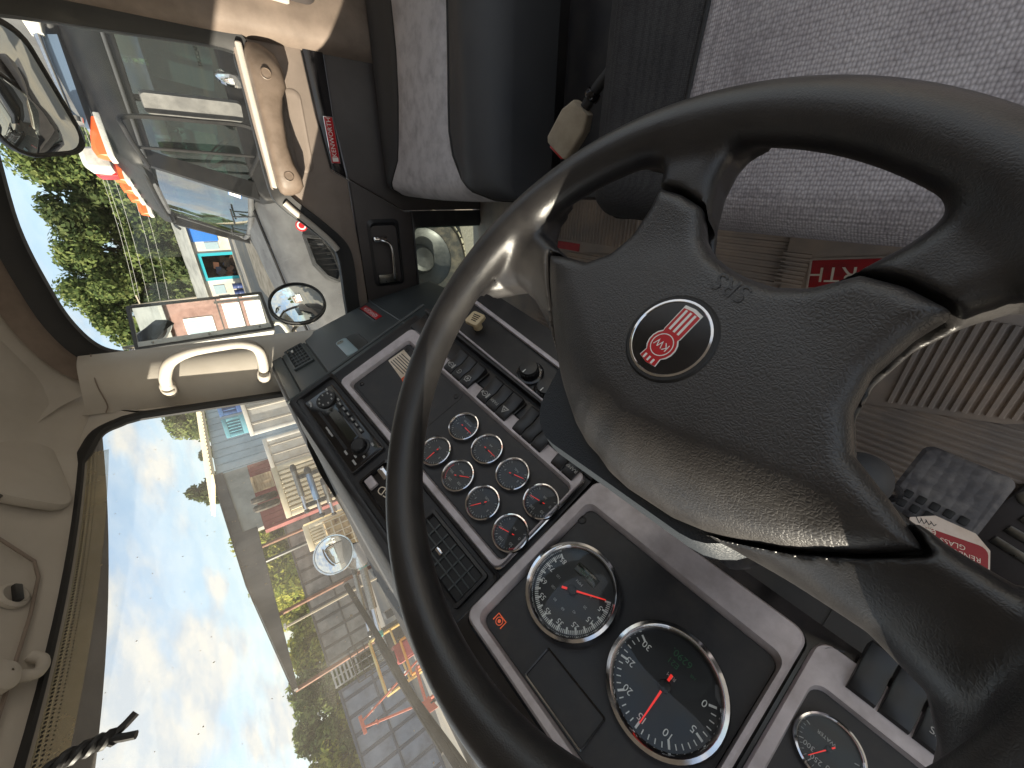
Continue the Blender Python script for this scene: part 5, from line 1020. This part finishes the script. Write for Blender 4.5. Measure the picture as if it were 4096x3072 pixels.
for z in (0, .345): MB().box(cf, 0, .345, .001, .018, z, z + .04).build('batten', woodm, cr)
tyr = MATS['tyre']
for i, (lab, x, y) in enumerate((('worn tyre on the cream container, next to the crate', 8.08, 5.95), ('worn tyre on the cream container, farthest from the crate', 7.98, 6.09))):
    tf = fr(V(x, y, 2.41 + .25), V(0, 0, 1), V(-.55, .83, 0)); o = thing('tyre', lab, 'tyre', (x, y, 2.41))
    MB().lathe(tf, [(.13, -.06), (.22, -.065), (.25, -.03), (.25, .03), (.22, .065), (.13, .06), (.12, 0), (.13, -.06)], 28).build('carcass', tyr, o)
# lying hydraulic rams on a frame
def ram(label, p0, p1, r, m_, capm, name='hydraulic_ram', cat='hydraulic ram'):
    p0 = V(*p0); p1 = V(*p1); t = thing(name, label, cat, tuple((p0 + p1) / 2 - V(0, 0, r)))
    d = (p1 - p0); L_ = np.linalg.norm(d); F = fr(p0, np.cross(d, V(0, 0, 1)), d)
    MB().lathe(F, [(r * .98, 0), (r, .02), (r, L_ * .62), (r * .9, L_ * .63)], 24, cap0=True, cap1=True).build('barrel', m_, t)
    MB().lathe(F, [(r * .6, L_ * .60), (r * .6, L_ * .94)], 20).build('rod', chrome, t)
    MB().lathe(F, [(r * .7, L_ * .93), (r * 1.0, L_ * .95), (r * .9, L_), (r * .3, L_ * 1.02)], 20, cap0=True, cap1=True).build('end_eye', capm, t)
    MB().lathe(F, [(r * .6, -.08), (r * 1.12, -.03), (r * 1.12, .03), (r * 1.0, .05)], 20, cap0=True).build('gland', capm, t)
    return t
teal = mat('teal_cap', (80, 160, 152), 0.5)
ram('upper bright steel hydraulic ram in front of the cream container', (6.62, 4.50, 2.06), (6.13, 5.14, 2.06), .045, steel, dkmetal)
ram('blue-grey hydraulic ram just below the upper one', (6.55, 4.60, 1.86), (6.02, 5.26, 1.86), .052, mat('ram_blue', (120, 146, 176), 0.3, metal=0.6), dkmetal)
ram('lowest hydraulic ram of the stack by the cream container', (6.35, 4.80, 1.68), (5.98, 5.30, 1.68), .045, steel, dkmetal)
fr_ = thing('ram_rack', 'dark steel rack holding the three hydraulic rams', 'rack', (6.35, 4.85, 0))
for x, y in ((6.52, 4.64), (6.20, 5.05)):
    MB().box(fr(V(x, y, 0), V(.6, -.8, 0), V(0, 0, 1)), -.04, .04, .06, .14, 0, 2.1).build('upright', dkmetal, fr_, bevel=.005)
    for z in (1.60, 1.78, 1.98): MB().box(fr(V(x, y, 0), V(.6, -.8, 0), V(0, 0, 1)), -.03, .03, -.16, .12, z, z + .03).build('arm', dkmetal, fr_)
rd_ = mat('red_steel', (150, 50, 44), 0.6, var=(4, (120, 44, 40), 0.4, 0.7))
MB().box(fr(V(6.25, 5.0, 0), V(-.6, .8, 0), V(0, 0, 1)), -.55, .55, -.5, -.2, 0, 1.2).build('red_base', rd_, fr_, bevel=.02)
ram('long silver cylinder with teal collars lying nearest the windscreen', (4.62, 5.28, 1.62), (3.80, 5.90, 1.72), .055, steel, teal, 'steel_cylinder', 'cylinder')
ram('thin silver cylinder behind the teal-collared one', (4.70, 5.42, 1.74), (3.95, 5.98, 1.83), .034, steel, dkmetal, 'steel_cylinder', 'cylinder')
stn = thing('cylinder_trestle', 'dark trestle under the silver cylinders', 'trestle', (4.25, 5.6, 0))
for t_ in (.2, .8):
    c = V(4.62, 5.28, 0) * (1 - t_) + V(3.80, 5.90, 0) * t_
    MB().box(fr(c, V(.6, .8, 0), V(0, 0, 1)), -.06, .30, -.05, .05, 0, 1.50 + .08 * t_).build('leg', dkmetal, stn, bevel=.005)
lad = thing('stepladder', 'orange fibreglass stepladder standing open before the blue container', 'ladder', (3.5, 7.2, 0)); lom = mat('ladder_orange', (188, 106, 88), 0.7)
lt = V(3.535, 7.18, 2.26); lx = V(-.88, .46, 0)
ly = V(.46, .88, 0)
for s_ in (-1, 1):
    for k in (-1, 1):
        MB().tube([lt + ly * .10 * k + lx * .04 * s_, V(3.52, 7.18, 0.0) + ly * .28 * k + lx * .62 * s_], 0.013, 6).build('stile', lom, lad)
for i in range(7):
    t_ = (i + .6) / 7.5
    for s_ in ((-1,) if i % 2 else (-1, 1)):
        c = lt * (1 - t_) + V(3.52, 7.18, 0) * t_ + lx * (.04 + .58 * t_) * s_; w = .10 + .18 * t_
        MB().box(fr(c, ly, V(0, 0, 1)), -w, w, -.03, .03, -.012, .012).build('step', galv if s_ < 0 else lom, lad)
MB().box(fr(lt, lx, V(0, 0, 1)), -.12, .12, -.08, .08, -.02, .03).build('cap', lom, lad, bevel=.006)
ylw = mat('gantry_yellow', (204, 186, 128), 0.55, var=(6, (190, 150, 70), 0.4, 0.7))
def frame_thing(name, label, cat, p0, p1, z, m_, r=.04, legs=True):
    p0 = V(*p0); p1 = V(*p1); t = thing(name, label, cat, tuple((p0 + p1) / 2 * V(1, 1, 0)))
    MB().tube([p0, p1], r, 4).build('beam', m_, t, smooth=False)
    for p in (p0, p1): MB().tube([p, p * V(1, 1, 0) + V(.05, .1, 0)], r, 4).build('leg', m_, t, smooth=False)
    MB().tube([p0 - V(0, 0, .35), p1 - V(0, 0, .38)], r * .7, 4).build('brace', m_, t, smooth=False)
    return t
frame_thing('gantry_frame', 'thin yellow steel frame in front of the grey rack', 'frame', (4.34, 6.72, 1.82), (3.64, 7.12, 1.84), 1.8, ylw, .024)
frame_thing('lift_frame', 'low orange-yellow steel frame by the red machine', 'frame', (3.62, 5.98, 1.50), (3.22, 6.22, 1.52), 1.5, mat('lift_orange', (214, 150, 70), .5), .018)
frame_thing('trolley_frame', 'low pink-orange tubular frame near the wiper', 'frame', (3.10, 5.9, 1.48), (2.75, 6.1, 1.52), 1.5, lom, .02)
rm = thing('red_machine', 'small red machine housing below the wiper', 'machine', (3.5, 6.1, 0)); mf = fr(V(3.62, 6.0, 0), V(-.85, .5, 0), V(0, 0, 1))
MB().box(mf, 0, .26, -.3, 0, 0, 1.62).build('housing', rd_, rm, bevel=.03); MB().box(mf, .03, .23, -.005, .012, 1.15, 1.5).build('front_plate', mat('pink_red', (176, 76, 80), .6), rm, bevel=.01); MB().box(mf, .05, .21, -.25, -.05, 1.62, 1.68).build('lid', dkmetal, rm, bevel=.01)
cn = thing('orange_marker_board', 'orange board standing behind the end of the wiper', 'marker board', (2.42, 5.5, 0)); MB().prism(fr(V(2.50, 5.46, 0), V(-.9, .35, 0), V(.3, .9, 0)), [(0, 1.55), (.16, 1.50), (.15, 1.66), (.04, 1.68)], 0, .02).build('board', lom, cn); MB().tube([V(2.43, 5.5, 0), V(2.43, 5.5, 1.56)], .02, 6).build('stand', dkmetal, cn)
rk = thing('storage_rack', 'white slatted rack between the grey and the slate blue containers', 'rack', (12.3, 20.0, 0)); rf = fr(V(12.6, 19.73, 0), V(-.86, .5, 0), V(0, 0, 1))
for z in np.linspace(1.62, 2.65, 7): MB().box(rf, 0, .76, -.05, .03, z, z + .08).build('slat', whitec, rk)
for a in (0, .38, .76): MB().box(rf, a - .03, a + .03, -.10, -.05, 0, 2.74).build('upright', galv, rk)
ms_ = thing('mesh_cage', 'black wire mesh cage left of the white rack', 'cage', (6.5, 10.6, 0)); rf = fr(V(6.75, 10.2, 0), V(-.86, .5, 0), V(0, 0, 1))
for i in range(7): MB().tube([P(rf, i * .13, 0, 1.2), P(rf, i * .13, 0, 2.05)], .012, 4).build('bar', dkmetal, ms_, smooth=False)
for z in np.linspace(1.2, 2.05, 6): MB().tube([P(rf, 0, 0, z), P(rf, .78, 0, z)], .012, 4).build('bar', dkmetal, ms_, smooth=False)
MB().box(rf, 0, .78, -.5, .0, 0, 1.2).build('base', dkmetal, ms_, bevel=.02)
cg = thing('wire_crate', 'cream wire crate of scrap below the small cream box', 'crate', (6.7, 6.6, 0)); rf = fr(V(6.95, 6.25, 0), V(-.62, .78, 0), V(0, 0, 1))
MB().box(rf, 0, .7, -.5, -.02, 0, 1.80).build('load', mat('scrap_tan', (196, 172, 128), .85, var=(9, (110, 84, 60), .42, .66, 9.0)), cg)
for i in range(6): MB().box(rf, i * .136, i * .136 + .02, -.02, .005, 0, 1.85).build('bar', creamc, cg)
for z in np.linspace(1.0, 1.83, 6): MB().box(rf, 0, .70, .006, .02, z, z + .02).build('bar', creamc, cg)
scr = mat('scrap_mixed', (118, 110, 104), 0.8, metal=0.1, var=(4, (70, 64, 60), 0.4, 0.62, 9.0))
for nm, lab, c, s_ in (('scrap_pile', 'heap of dark mixed scrap under the round hood mirror', (5.9, 6.4), 1.0), ('scrap_pile', 'low heap of brown scrap behind the silver cylinders', (5.0, 7.0), .9), ('scrap_pile', 'grey scrap heap beneath the yellow frame', (4.3, 7.6), .8)):
    t = thing(nm, lab, 'scrap', (*c, 0))
    for i in range(16):
        a = random.random() * 6.28; d = random.random() * s_ * .7; z = random.random() * 1.2 * s_ + .1
        w = .08 + .2 * random.random(); m_ = random.choice([scr, dkmetal, rd_, galv, woodm, scr])
        MB().box(fr(V(c[0] + d * math.cos(a), c[1] + d * math.sin(a), z), V(random.random() - .5, random.random() - .5, random.random() - .5), V(random.random() - .5, random.random() - .5, random.random() + .2)), -w, w, -w * .5, w * .5, -.06, .06).build('scrap_piece', m_, t, bevel=.01)
# ================================================================ BUILDINGS
bx = V(math.sin(R(99.83)), math.cos(R(99.83)), 0); bnn = np.cross(bx, V(0, 0, 1)); bnn = bnn if bnn @ V(-22, -13.8, 0) > 0 else -bnn
B0 = V(21.99, 13.85, 0)
BFm = (B0, bx, V(0, 0, 1), bnn, 1.0)                     # a along the wall to the right, b up, h towards us
bluew = mat('wall_pale_blue', (176, 196, 208), 0.7, var=(0.5, (140, 158, 170), 0.42, 0.68, 9.0)); roofc = mat('roof_cream', (206, 194, 164), 0.6, var=(1.0, (200, 184, 150), 0.42, 0.7))
wh = thing('warehouse', 'pale blue metal warehouse with a ribbed cream roof', 'building', tuple(P(BFm, 6, 0, -6)))
MB().box(BFm, 0, 14, 0, 4.92, -2.4, 0).build('wall', bluew, wh)
w0 = MB().box(BFm, .20, .26, .1, 4.85, 0, .05).build('wall_seam', bluew, wh)
for i in range(1, 22): like(w0, 'wall_seam', wh, Vector(bx * .63 * i))
MB().prism((P(BFm, 0, 0, 0), bnn, V(0, 0, 1), bx, 1.0), [(.25, 4.93), (.25, 5.0), (-2.6, 5.73), (-2.6, 5.66)], -.15, 14).build('roof', roofc, wh)
r0 = MB().prism((P(BFm, 0, 0, 0), bnn, V(0, 0, 1), bx, 1.0), [(.26, 5.0), (.26, 5.10), (-2.6, 5.83), (-2.6, 5.73)], .0, .16).build('roof_rib', roofc, wh)
for i in range(1, 40): like(r0, 'roof_rib', wh, Vector(bx * .34 * i))
greyw = mat('wall_grey', (158, 160, 156), 0.75, var=(0.7, (122, 124, 121), 0.42, 0.68, 9.0)); maroon = mat('wall_maroon', (140, 70, 66), 0.7, var=(0.8, (96, 46, 46), 0.42, 0.7, 8.0)); dkroof = mat('roof_dark', (88, 86, 86), 0.75, var=(1.2, (60, 59, 60), 0.4, 0.7, 9.0), stretch=(1, 1, .2))
sh = thing('open_shed', 'long dark-roofed open shed with rusty posts and grey-over-maroon end wall', 'building', tuple(P(BFm, -6, 0, -4)))
MB().prism(BFm, [(-4.45, 3.48), (-.02, 3.54), (-.02, 4.80), (-4.45, 4.40)], -.12, .10).build('upper_wall', greyw, sh)
MB().prism(BFm, [(-4.75, 0), (-.02, 0), (-.02, 3.53), (-4.75, 3.47)], -.12, .13).build('lower_wall', maroon, sh)
s0 = MB().box(BFm, -.30, -.26, .1, 3.44, .13, .155).build('cladding_rib', maroon, sh)
for i in range(1, 14): like(s0, 'cladding_rib', sh, Vector(-bx * .33 * i))
MB().prism(BFm, [(-.02, 4.95), (-1.70, 4.95), (-7.3, 4.52), (-12.0, 3.82), (-12.0, 3.70), (-4.4, 3.74), (-4.4, 4.30), (-.02, 4.62)], .02, .20).build('gable_face', dkroof, sh)  # its dark colour holds the eave shade along the wall top
MB().loft([[P(BFm, a, z, h) for a, z in ((0, 4.98), (-1.70, 4.98), (-7.3, 4.56), (-12.05, 3.85))] for h in (.35, -1.2)], closed=False).build('roof_sheet', dkroof, sh, smooth=False)
rust = mat('rusty_post', (124, 84, 66), 0.8, var=(6, (92, 70, 60), 0.4, 0.7)); 
for a, m_ in ((-5.35, rust), (-6.2, dkmetal), (-8.9, rust), (-11.9, rust)):
    MB().box(BFm, a - .06, a + .06, 0, 3.8 if a < -11 else 4.2, -.2, -.08).build('post', m_, sh, bevel=.01)
# repair shop far off on the passenger side
sx = V(-.9, 6.7, 0); sx /= np.linalg.norm(sx); sn = np.cross(sx, V(0, 0, 1)); sn = sn if sn[0] < 0 else -sn
SF = (V(53.9, 3.6, 0), sx, V(0, 0, 1), sn, 1.0)
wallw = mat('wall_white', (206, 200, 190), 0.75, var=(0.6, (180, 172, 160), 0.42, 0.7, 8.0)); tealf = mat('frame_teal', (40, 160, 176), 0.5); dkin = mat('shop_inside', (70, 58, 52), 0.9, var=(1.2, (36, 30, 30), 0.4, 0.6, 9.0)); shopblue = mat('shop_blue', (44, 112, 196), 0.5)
shp = thing('repair_shop', 'low repair shop with grey roof and a teal-framed open bay', 'building', (53, 8, 0))
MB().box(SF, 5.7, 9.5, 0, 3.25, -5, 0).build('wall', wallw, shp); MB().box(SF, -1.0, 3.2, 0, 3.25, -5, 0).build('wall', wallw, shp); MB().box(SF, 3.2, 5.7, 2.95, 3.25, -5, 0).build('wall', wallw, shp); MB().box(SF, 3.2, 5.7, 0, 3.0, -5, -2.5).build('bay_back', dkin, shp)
MB().prism((SF[0], sn, V(0, 0, 1), sx, 1.0), [(.5, 3.27), (.5, 3.42), (-5.2, 4.5), (-5.2, 4.3)], -1.4, 9.9).build('roof', greyw, shp)
for a0, a1, z0, z1 in ((3.05, 3.35, 0, 3.1), (5.55, 5.85, 0, 3.1), (3.35, 5.55, 2.8, 3.1)): MB().box(SF, a0, a1, z0, z1, 0, .12).build('bay_frame', tealf, shp)
MB().box(SF, .5, 1.9, .9, 3.2, 0.0, .10).build('blue_door', shopblue, shp); MB().box(SF, 2.0, 2.7, 1.0, 2.2, 0, .05).build('window', mat('far_window', (150, 170, 178), .2), shp)
MB().box(SF, 6.4, 7.3, 1.6, 2.6, 0, .05).build('window', MATS['far_window'], shp); MB().box(SF, 7.5, 7.9, 1.4, 2.4, 0, .05).build('window', MATS['far_window'], shp)
for i in range(14):
    m_ = random.choice([dkin, mat('junk_%d' % i, random.choice([(150, 96, 74), (170, 120, 96), (60, 70, 96), (120, 90, 76), (70, 66, 66)]), .8)])
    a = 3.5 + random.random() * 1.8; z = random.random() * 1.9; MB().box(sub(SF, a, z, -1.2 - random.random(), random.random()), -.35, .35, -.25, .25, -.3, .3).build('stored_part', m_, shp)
for i, (a, lab, c) in enumerate(((6.6, 'dark blue drum outside the repair shop, nearest the bay', (44, 62, 110)), (7.3, 'dark blue drum outside the repair shop, second from the bay', (40, 56, 100)), (8.0, 'brown drum outside the repair shop, farthest from the bay', (110, 76, 60)))):
    d = thing('drum', lab, 'drum', tuple(P(SF, a, 0, .6)), 'drums outside the repair shop')
    MB().lathe((P(SF, a, 0, .6), V(1, 0, 0), V(0, 1, 0), V(0, 0, 1), 1.0), [(.29, 0), (.3, .02), (.29, .3), (.305, .32), (.29, .34), (.29, .6), (.305, .62), (.29, .64), (.3, .9)], 20, cap0=True, cap1=True).build('barrel', mat('drum_%d' % i, c, .5), d)
# brick house and white shelving behind, seen in the tall mirror
hd = V(1, .12, 0); hd /= np.linalg.norm(hd); hn = V(-.12, 1, 0)
QF = (V(-2.5, -33, 0), hd, V(0, 0, 1), hn / np.linalg.norm(hn), 1.0)
brick = mat('brick_red', (142, 112, 104), 0.8, var=(3, (118, 92, 86), 0.4, 0.7, 8.0))
hs2 = thing('brick_house', 'red brick house with white framed windows, seen in the tall side mirror', 'house', (3, -36, 0))
MB().box(QF, 0, 10, 0, 5.2, -7, 0).build('wall', brick, hs2); MB().prism((QF[0], QF[3], V(0, 0, 1), hd, 1.0), [(.5, 5.0), (-3.5, 6.6), (-7.5, 5.0), (-7.5, 5.2), (-3.5, 6.9), (.5, 5.2)], -.4, 10.4).build('roof', greyw, hs2)
for i in range(4):
    wn_ = MB().box(QF, 1 + i * 2.4, 2.3 + i * 2.4, 2.6, 4.2, 0, .12).build('window_frame', white, hs2); MB().box(QF, 1.12 + i * 2.4, 2.18 + i * 2.4, 2.72, 4.08, .12, .14).build('pane', MATS['far_window'], wn_)
sf_ = thing('white_shelving', 'black-framed shelving of white boxes, seen in the tall side mirror', 'shelving', (3, -15, 0)); SF3 = (V(0.5, -15.0, 0), hd, V(0, 0, 1), QF[3], 1.0)
for i in range(6): MB().box(SF3, i * 1.0 - .04, i * 1.0 + .04, 0, 2.3, -.5, 0).build('upright', dkmetal, sf_)
for z in (.3, .95, 1.6, 2.25): MB().box(SF3, 0, 5, z - .04, z, -.5, .02).build('shelf', dkmetal, sf_)
for i in range(5):
    for j in range(3): MB().box(SF3, i + .08, i + .92, .3 + j * .65, .3 + j * .65 + .5, -.45, -.05).build('white_box', white, sf_)

# ================================================================ TREES
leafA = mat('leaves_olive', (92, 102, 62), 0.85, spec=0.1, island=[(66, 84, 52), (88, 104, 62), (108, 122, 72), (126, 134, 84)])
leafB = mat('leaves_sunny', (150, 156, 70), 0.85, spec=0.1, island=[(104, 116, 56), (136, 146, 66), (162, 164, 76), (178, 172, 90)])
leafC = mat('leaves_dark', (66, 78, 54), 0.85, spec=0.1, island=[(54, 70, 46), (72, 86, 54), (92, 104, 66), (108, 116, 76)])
for m_ in (leafA, leafB, leafC):                                   # let light through the leaves
    nt = m_.node_tree; p = nt.nodes['Principled BSDF']; src = p.inputs['Base Color'].links[0].from_socket
    tl = N(nt, 'ShaderNodeBsdfTranslucent'); LK(nt, src, tl.inputs[0]); mx = N(nt, 'ShaderNodeMixShader', inp={0: 0.42}); LK(nt, p.outputs[0], mx.inputs[1]); LK(nt, tl.outputs[0], mx.inputs[2]); LK(nt, mx.outputs[0], nt.nodes['Material Output'].inputs[0])
bark = mat('bark', (92, 78, 66), 0.9, var=(3, (70, 58, 48), 0.4, 0.7), bump=('noise', 8, 0.6, 0.05))
def tree(label, pos, H_, Rr, lm, nl, ls, seed, low=0.12, group=None, conical=0.0):
    rnd = np.random.RandomState(seed); t = thing('tree', label, 'tree', (pos[0], pos[1], 0), group)
    b = MB(); base = V(pos[0], pos[1], 0); lean = rnd.uniform(-.04, .04, 2)
    tp = [base + V(lean[0] * H_ * k, lean[1] * H_ * k, H_ * k) for k in np.linspace(0, .86, 6)]; b.tube(tp, [H_ * .022 * (1 - .85 * k) + .02 for k in np.linspace(0, 1, 6)], 8)
    clumps = []
    n = 44
    for i in range(n):
        k = low + (1 - low) * (i + rnd.rand()) / n; a = rnd.rand() * 6.283
        prof = math.sin(math.pi * min(1, (k - low) / (1 - low) * .78 + .2)) ** .7 * (1 - conical) + conical * (1.05 - k)
        d = Rr * prof * rnd.uniform(.25, .95); c = base + V(d * math.cos(a), d * math.sin(a), H_ * min(k, .97)); clumps.append((c, Rr * rnd.uniform(.17, .34) * (1 - .4 * conical)))
        if i % 2 == 0: q = base + V(0, 0, H_ * max(.08, k - .12)); b.tube([q, (q + c) / 2 + V(0, 0, -.02 * H_), c], [H_ * .008, H_ * .005, H_ * .002], 5)
    b.build('trunk', bark, t)
    cl = rnd.randint(0, n, nl); cc_ = np.array([clumps[i][0] for i in cl]); rr_ = np.array([clumps[i][1] for i in cl])
    u = rnd.normal(size=(nl, 3)); u /= np.linalg.norm(u, axis=1)[:, None]; pts = cc_ + u * (rr_ * rnd.uniform(.55, 1.08, nl) ** 1)[:, None] * [1, 1, .8]
    e1 = rnd.normal(size=(nl, 3)); e1 -= u * (e1 * u).sum(1)[:, None] * .6; e1 /= np.linalg.norm(e1, axis=1)[:, None]; e2 = np.cross(e1, u + rnd.normal(size=(nl, 3)) * .5); e2 /= np.linalg.norm(e2, axis=1)[:, None]
    sz = ls * rnd.uniform(.6, 1.3, nl)[:, None]
    vs_ = np.stack([pts - e1 * sz, pts + e2 * sz * .55, pts + e1 * sz, pts - e2 * sz * .55], 1).reshape(-1, 3); vs_[:, 2] = np.maximum(vs_[:, 2], .05)
    fs_ = np.arange(nl * 4).reshape(-1, 4).tolist(); mb = MB(); mb.v = [tuple(q) for q in vs_]; mb.f = fs_
    mb.build('crown', lm, t, smooth=False, fix=False)
    return t
k_ = 1.5
G1 = 'trees beyond the repair shop'
def far(x, y, z): return (x * k_, y * k_), 2.3 + (z - 2.3) * k_
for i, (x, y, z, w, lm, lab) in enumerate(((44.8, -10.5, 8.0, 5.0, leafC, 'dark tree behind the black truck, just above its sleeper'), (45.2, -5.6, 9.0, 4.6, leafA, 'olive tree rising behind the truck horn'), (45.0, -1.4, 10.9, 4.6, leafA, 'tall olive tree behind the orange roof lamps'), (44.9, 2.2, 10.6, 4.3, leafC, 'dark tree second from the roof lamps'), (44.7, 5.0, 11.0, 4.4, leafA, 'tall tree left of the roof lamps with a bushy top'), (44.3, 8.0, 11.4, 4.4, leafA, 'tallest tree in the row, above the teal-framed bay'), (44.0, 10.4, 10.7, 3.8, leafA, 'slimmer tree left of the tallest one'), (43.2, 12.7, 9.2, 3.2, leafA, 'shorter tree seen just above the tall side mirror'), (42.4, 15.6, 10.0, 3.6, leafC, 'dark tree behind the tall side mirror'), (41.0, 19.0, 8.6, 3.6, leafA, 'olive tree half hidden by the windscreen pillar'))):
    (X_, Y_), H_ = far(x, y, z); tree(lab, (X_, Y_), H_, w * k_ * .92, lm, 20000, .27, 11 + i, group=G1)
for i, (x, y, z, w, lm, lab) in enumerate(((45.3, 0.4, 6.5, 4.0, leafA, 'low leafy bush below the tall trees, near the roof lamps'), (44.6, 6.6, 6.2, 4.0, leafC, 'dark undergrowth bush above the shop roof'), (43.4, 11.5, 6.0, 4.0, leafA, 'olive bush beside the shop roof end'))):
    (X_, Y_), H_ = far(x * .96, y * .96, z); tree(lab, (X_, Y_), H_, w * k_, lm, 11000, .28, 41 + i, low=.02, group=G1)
G2 = 'trees past the windscreen'
for i, (x, y, z, w, lm, lab, cn_) in enumerate(((37.5, 15.0, 7.6, 2.6, leafA, 'round tree over the warehouse roof, near the pillar', 0), (34.9, 19.6, 6.9, 1.5, leafC, 'small sparse treetop over the warehouse roof', .4), (33.4, 22.0, 8.3, 2.6, leafC, 'spiky dark tree where the warehouse roof ends', .5))): tree(lab, (x * 1.1, y * 1.1), 2.3 + (z - 2.3) * 1.1, w, lm, 6000, .22, 61 + i, group=G2, conical=cn_)
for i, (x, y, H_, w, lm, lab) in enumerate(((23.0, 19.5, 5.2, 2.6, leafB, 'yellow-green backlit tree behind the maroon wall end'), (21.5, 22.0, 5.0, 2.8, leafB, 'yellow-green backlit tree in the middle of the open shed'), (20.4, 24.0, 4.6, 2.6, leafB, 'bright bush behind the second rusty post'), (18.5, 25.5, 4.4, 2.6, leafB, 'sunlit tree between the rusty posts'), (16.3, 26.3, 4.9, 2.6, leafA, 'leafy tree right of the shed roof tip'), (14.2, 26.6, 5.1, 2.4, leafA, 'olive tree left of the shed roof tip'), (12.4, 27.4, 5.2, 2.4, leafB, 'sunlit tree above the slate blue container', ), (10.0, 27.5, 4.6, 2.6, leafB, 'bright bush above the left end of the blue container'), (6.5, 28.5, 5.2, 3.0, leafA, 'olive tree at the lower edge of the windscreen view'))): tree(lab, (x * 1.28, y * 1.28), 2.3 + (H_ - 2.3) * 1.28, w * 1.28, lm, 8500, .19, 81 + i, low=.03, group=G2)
for i, (x, y, H_, lab) in enumerate(((0.5, -44, 11, 'leafy tree behind the brick house, seen in the tall side mirror'), (7.5, -45, 12, 'second leafy tree behind the brick house, farther right in the mirror'))): tree(lab, (x, y), H_, 4.2, leafA, 4500, .45, 121 + i)
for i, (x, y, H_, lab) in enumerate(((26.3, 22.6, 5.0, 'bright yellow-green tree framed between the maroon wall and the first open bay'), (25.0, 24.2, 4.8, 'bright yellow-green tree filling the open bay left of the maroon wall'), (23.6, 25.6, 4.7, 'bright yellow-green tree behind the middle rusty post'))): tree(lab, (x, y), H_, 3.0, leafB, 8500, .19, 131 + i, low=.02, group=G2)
# ---------------------------------------------------------------- poles and wires
pm2 = mat('pole_grey', (150, 142, 128), 0.8)
up_ = thing('utility_pole', 'weathered utility pole with wires among the trees', 'utility pole', (60, 12.3, 0))
MB().tube([V(60, 12.3, 0), V(60, 12.5, 10.5)], [.16, .11], 8).build('pole', pm2, up_); MB().box(fr(V(60, 12.45, 9.8), V(.2, 1, 0), V(0, 0, 1)), -1.1, 1.1, -.06, .06, -.06, .06).build('crossarm', pm2, up_)
for i, (z, dy, sag) in enumerate(((9.9, -.9, 1.6), (9.9, .9, 1.8), (9.0, 0, 1.5), (8.0, .1, 1.6), (7.2, .1, 1.4))):
    pts = [V(60 - 4 * abs(t), 12.4 + dy + 36 * t, z - sag * (1 - abs(t * 2 - 1) ** 2) * (1 if t > 0 else 1)) for t in np.linspace(-1, 1, 17)]
    pts = [V(60 - 6 * t * t, 12.4 + dy + 40 * t, z - sag * 4 * abs(t) * (1 - abs(t))) for t in np.linspace(-1, 1, 25)]
    MB().tube(pts, .013, 4).build('wire', galv, up_, smooth=False)
sp2 = thing('light_pole', 'short grey pole standing behind the grey container', 'pole', (9.6, 11.9, 0)); MB().tube([V(9.62, 11.9, 0), V(9.62, 11.9, 3.3)], .035, 8).build('shaft', pm2, sp2); MB().box(fr(V(9.62, 11.9, 3.3), V(.8, .6, 0), V(0, 0, 1)), -.05, .25, -.05, .05, 0, .06).build('lamp_head', galv, sp2)

# repeats of one kind share a group
for o in COL.objects:
    if o.parent is None and 'label' in o and 'group' not in o:
        g_ = {'shipping_container': 'containers standing in the yard', 'skip_bin': 'bins on the white container', 'tyre': 'tyres on the cream container', 'hydraulic_ram': 'rams on the rack', 'steel_cylinder': 'silver cylinders on the trestle', 'scrap_pile': 'scrap heaps in the yard', 'floor_mat': 'rubber floor mats'}.get(o.name.split('.')[0])
        if g_: o['group'] = g_
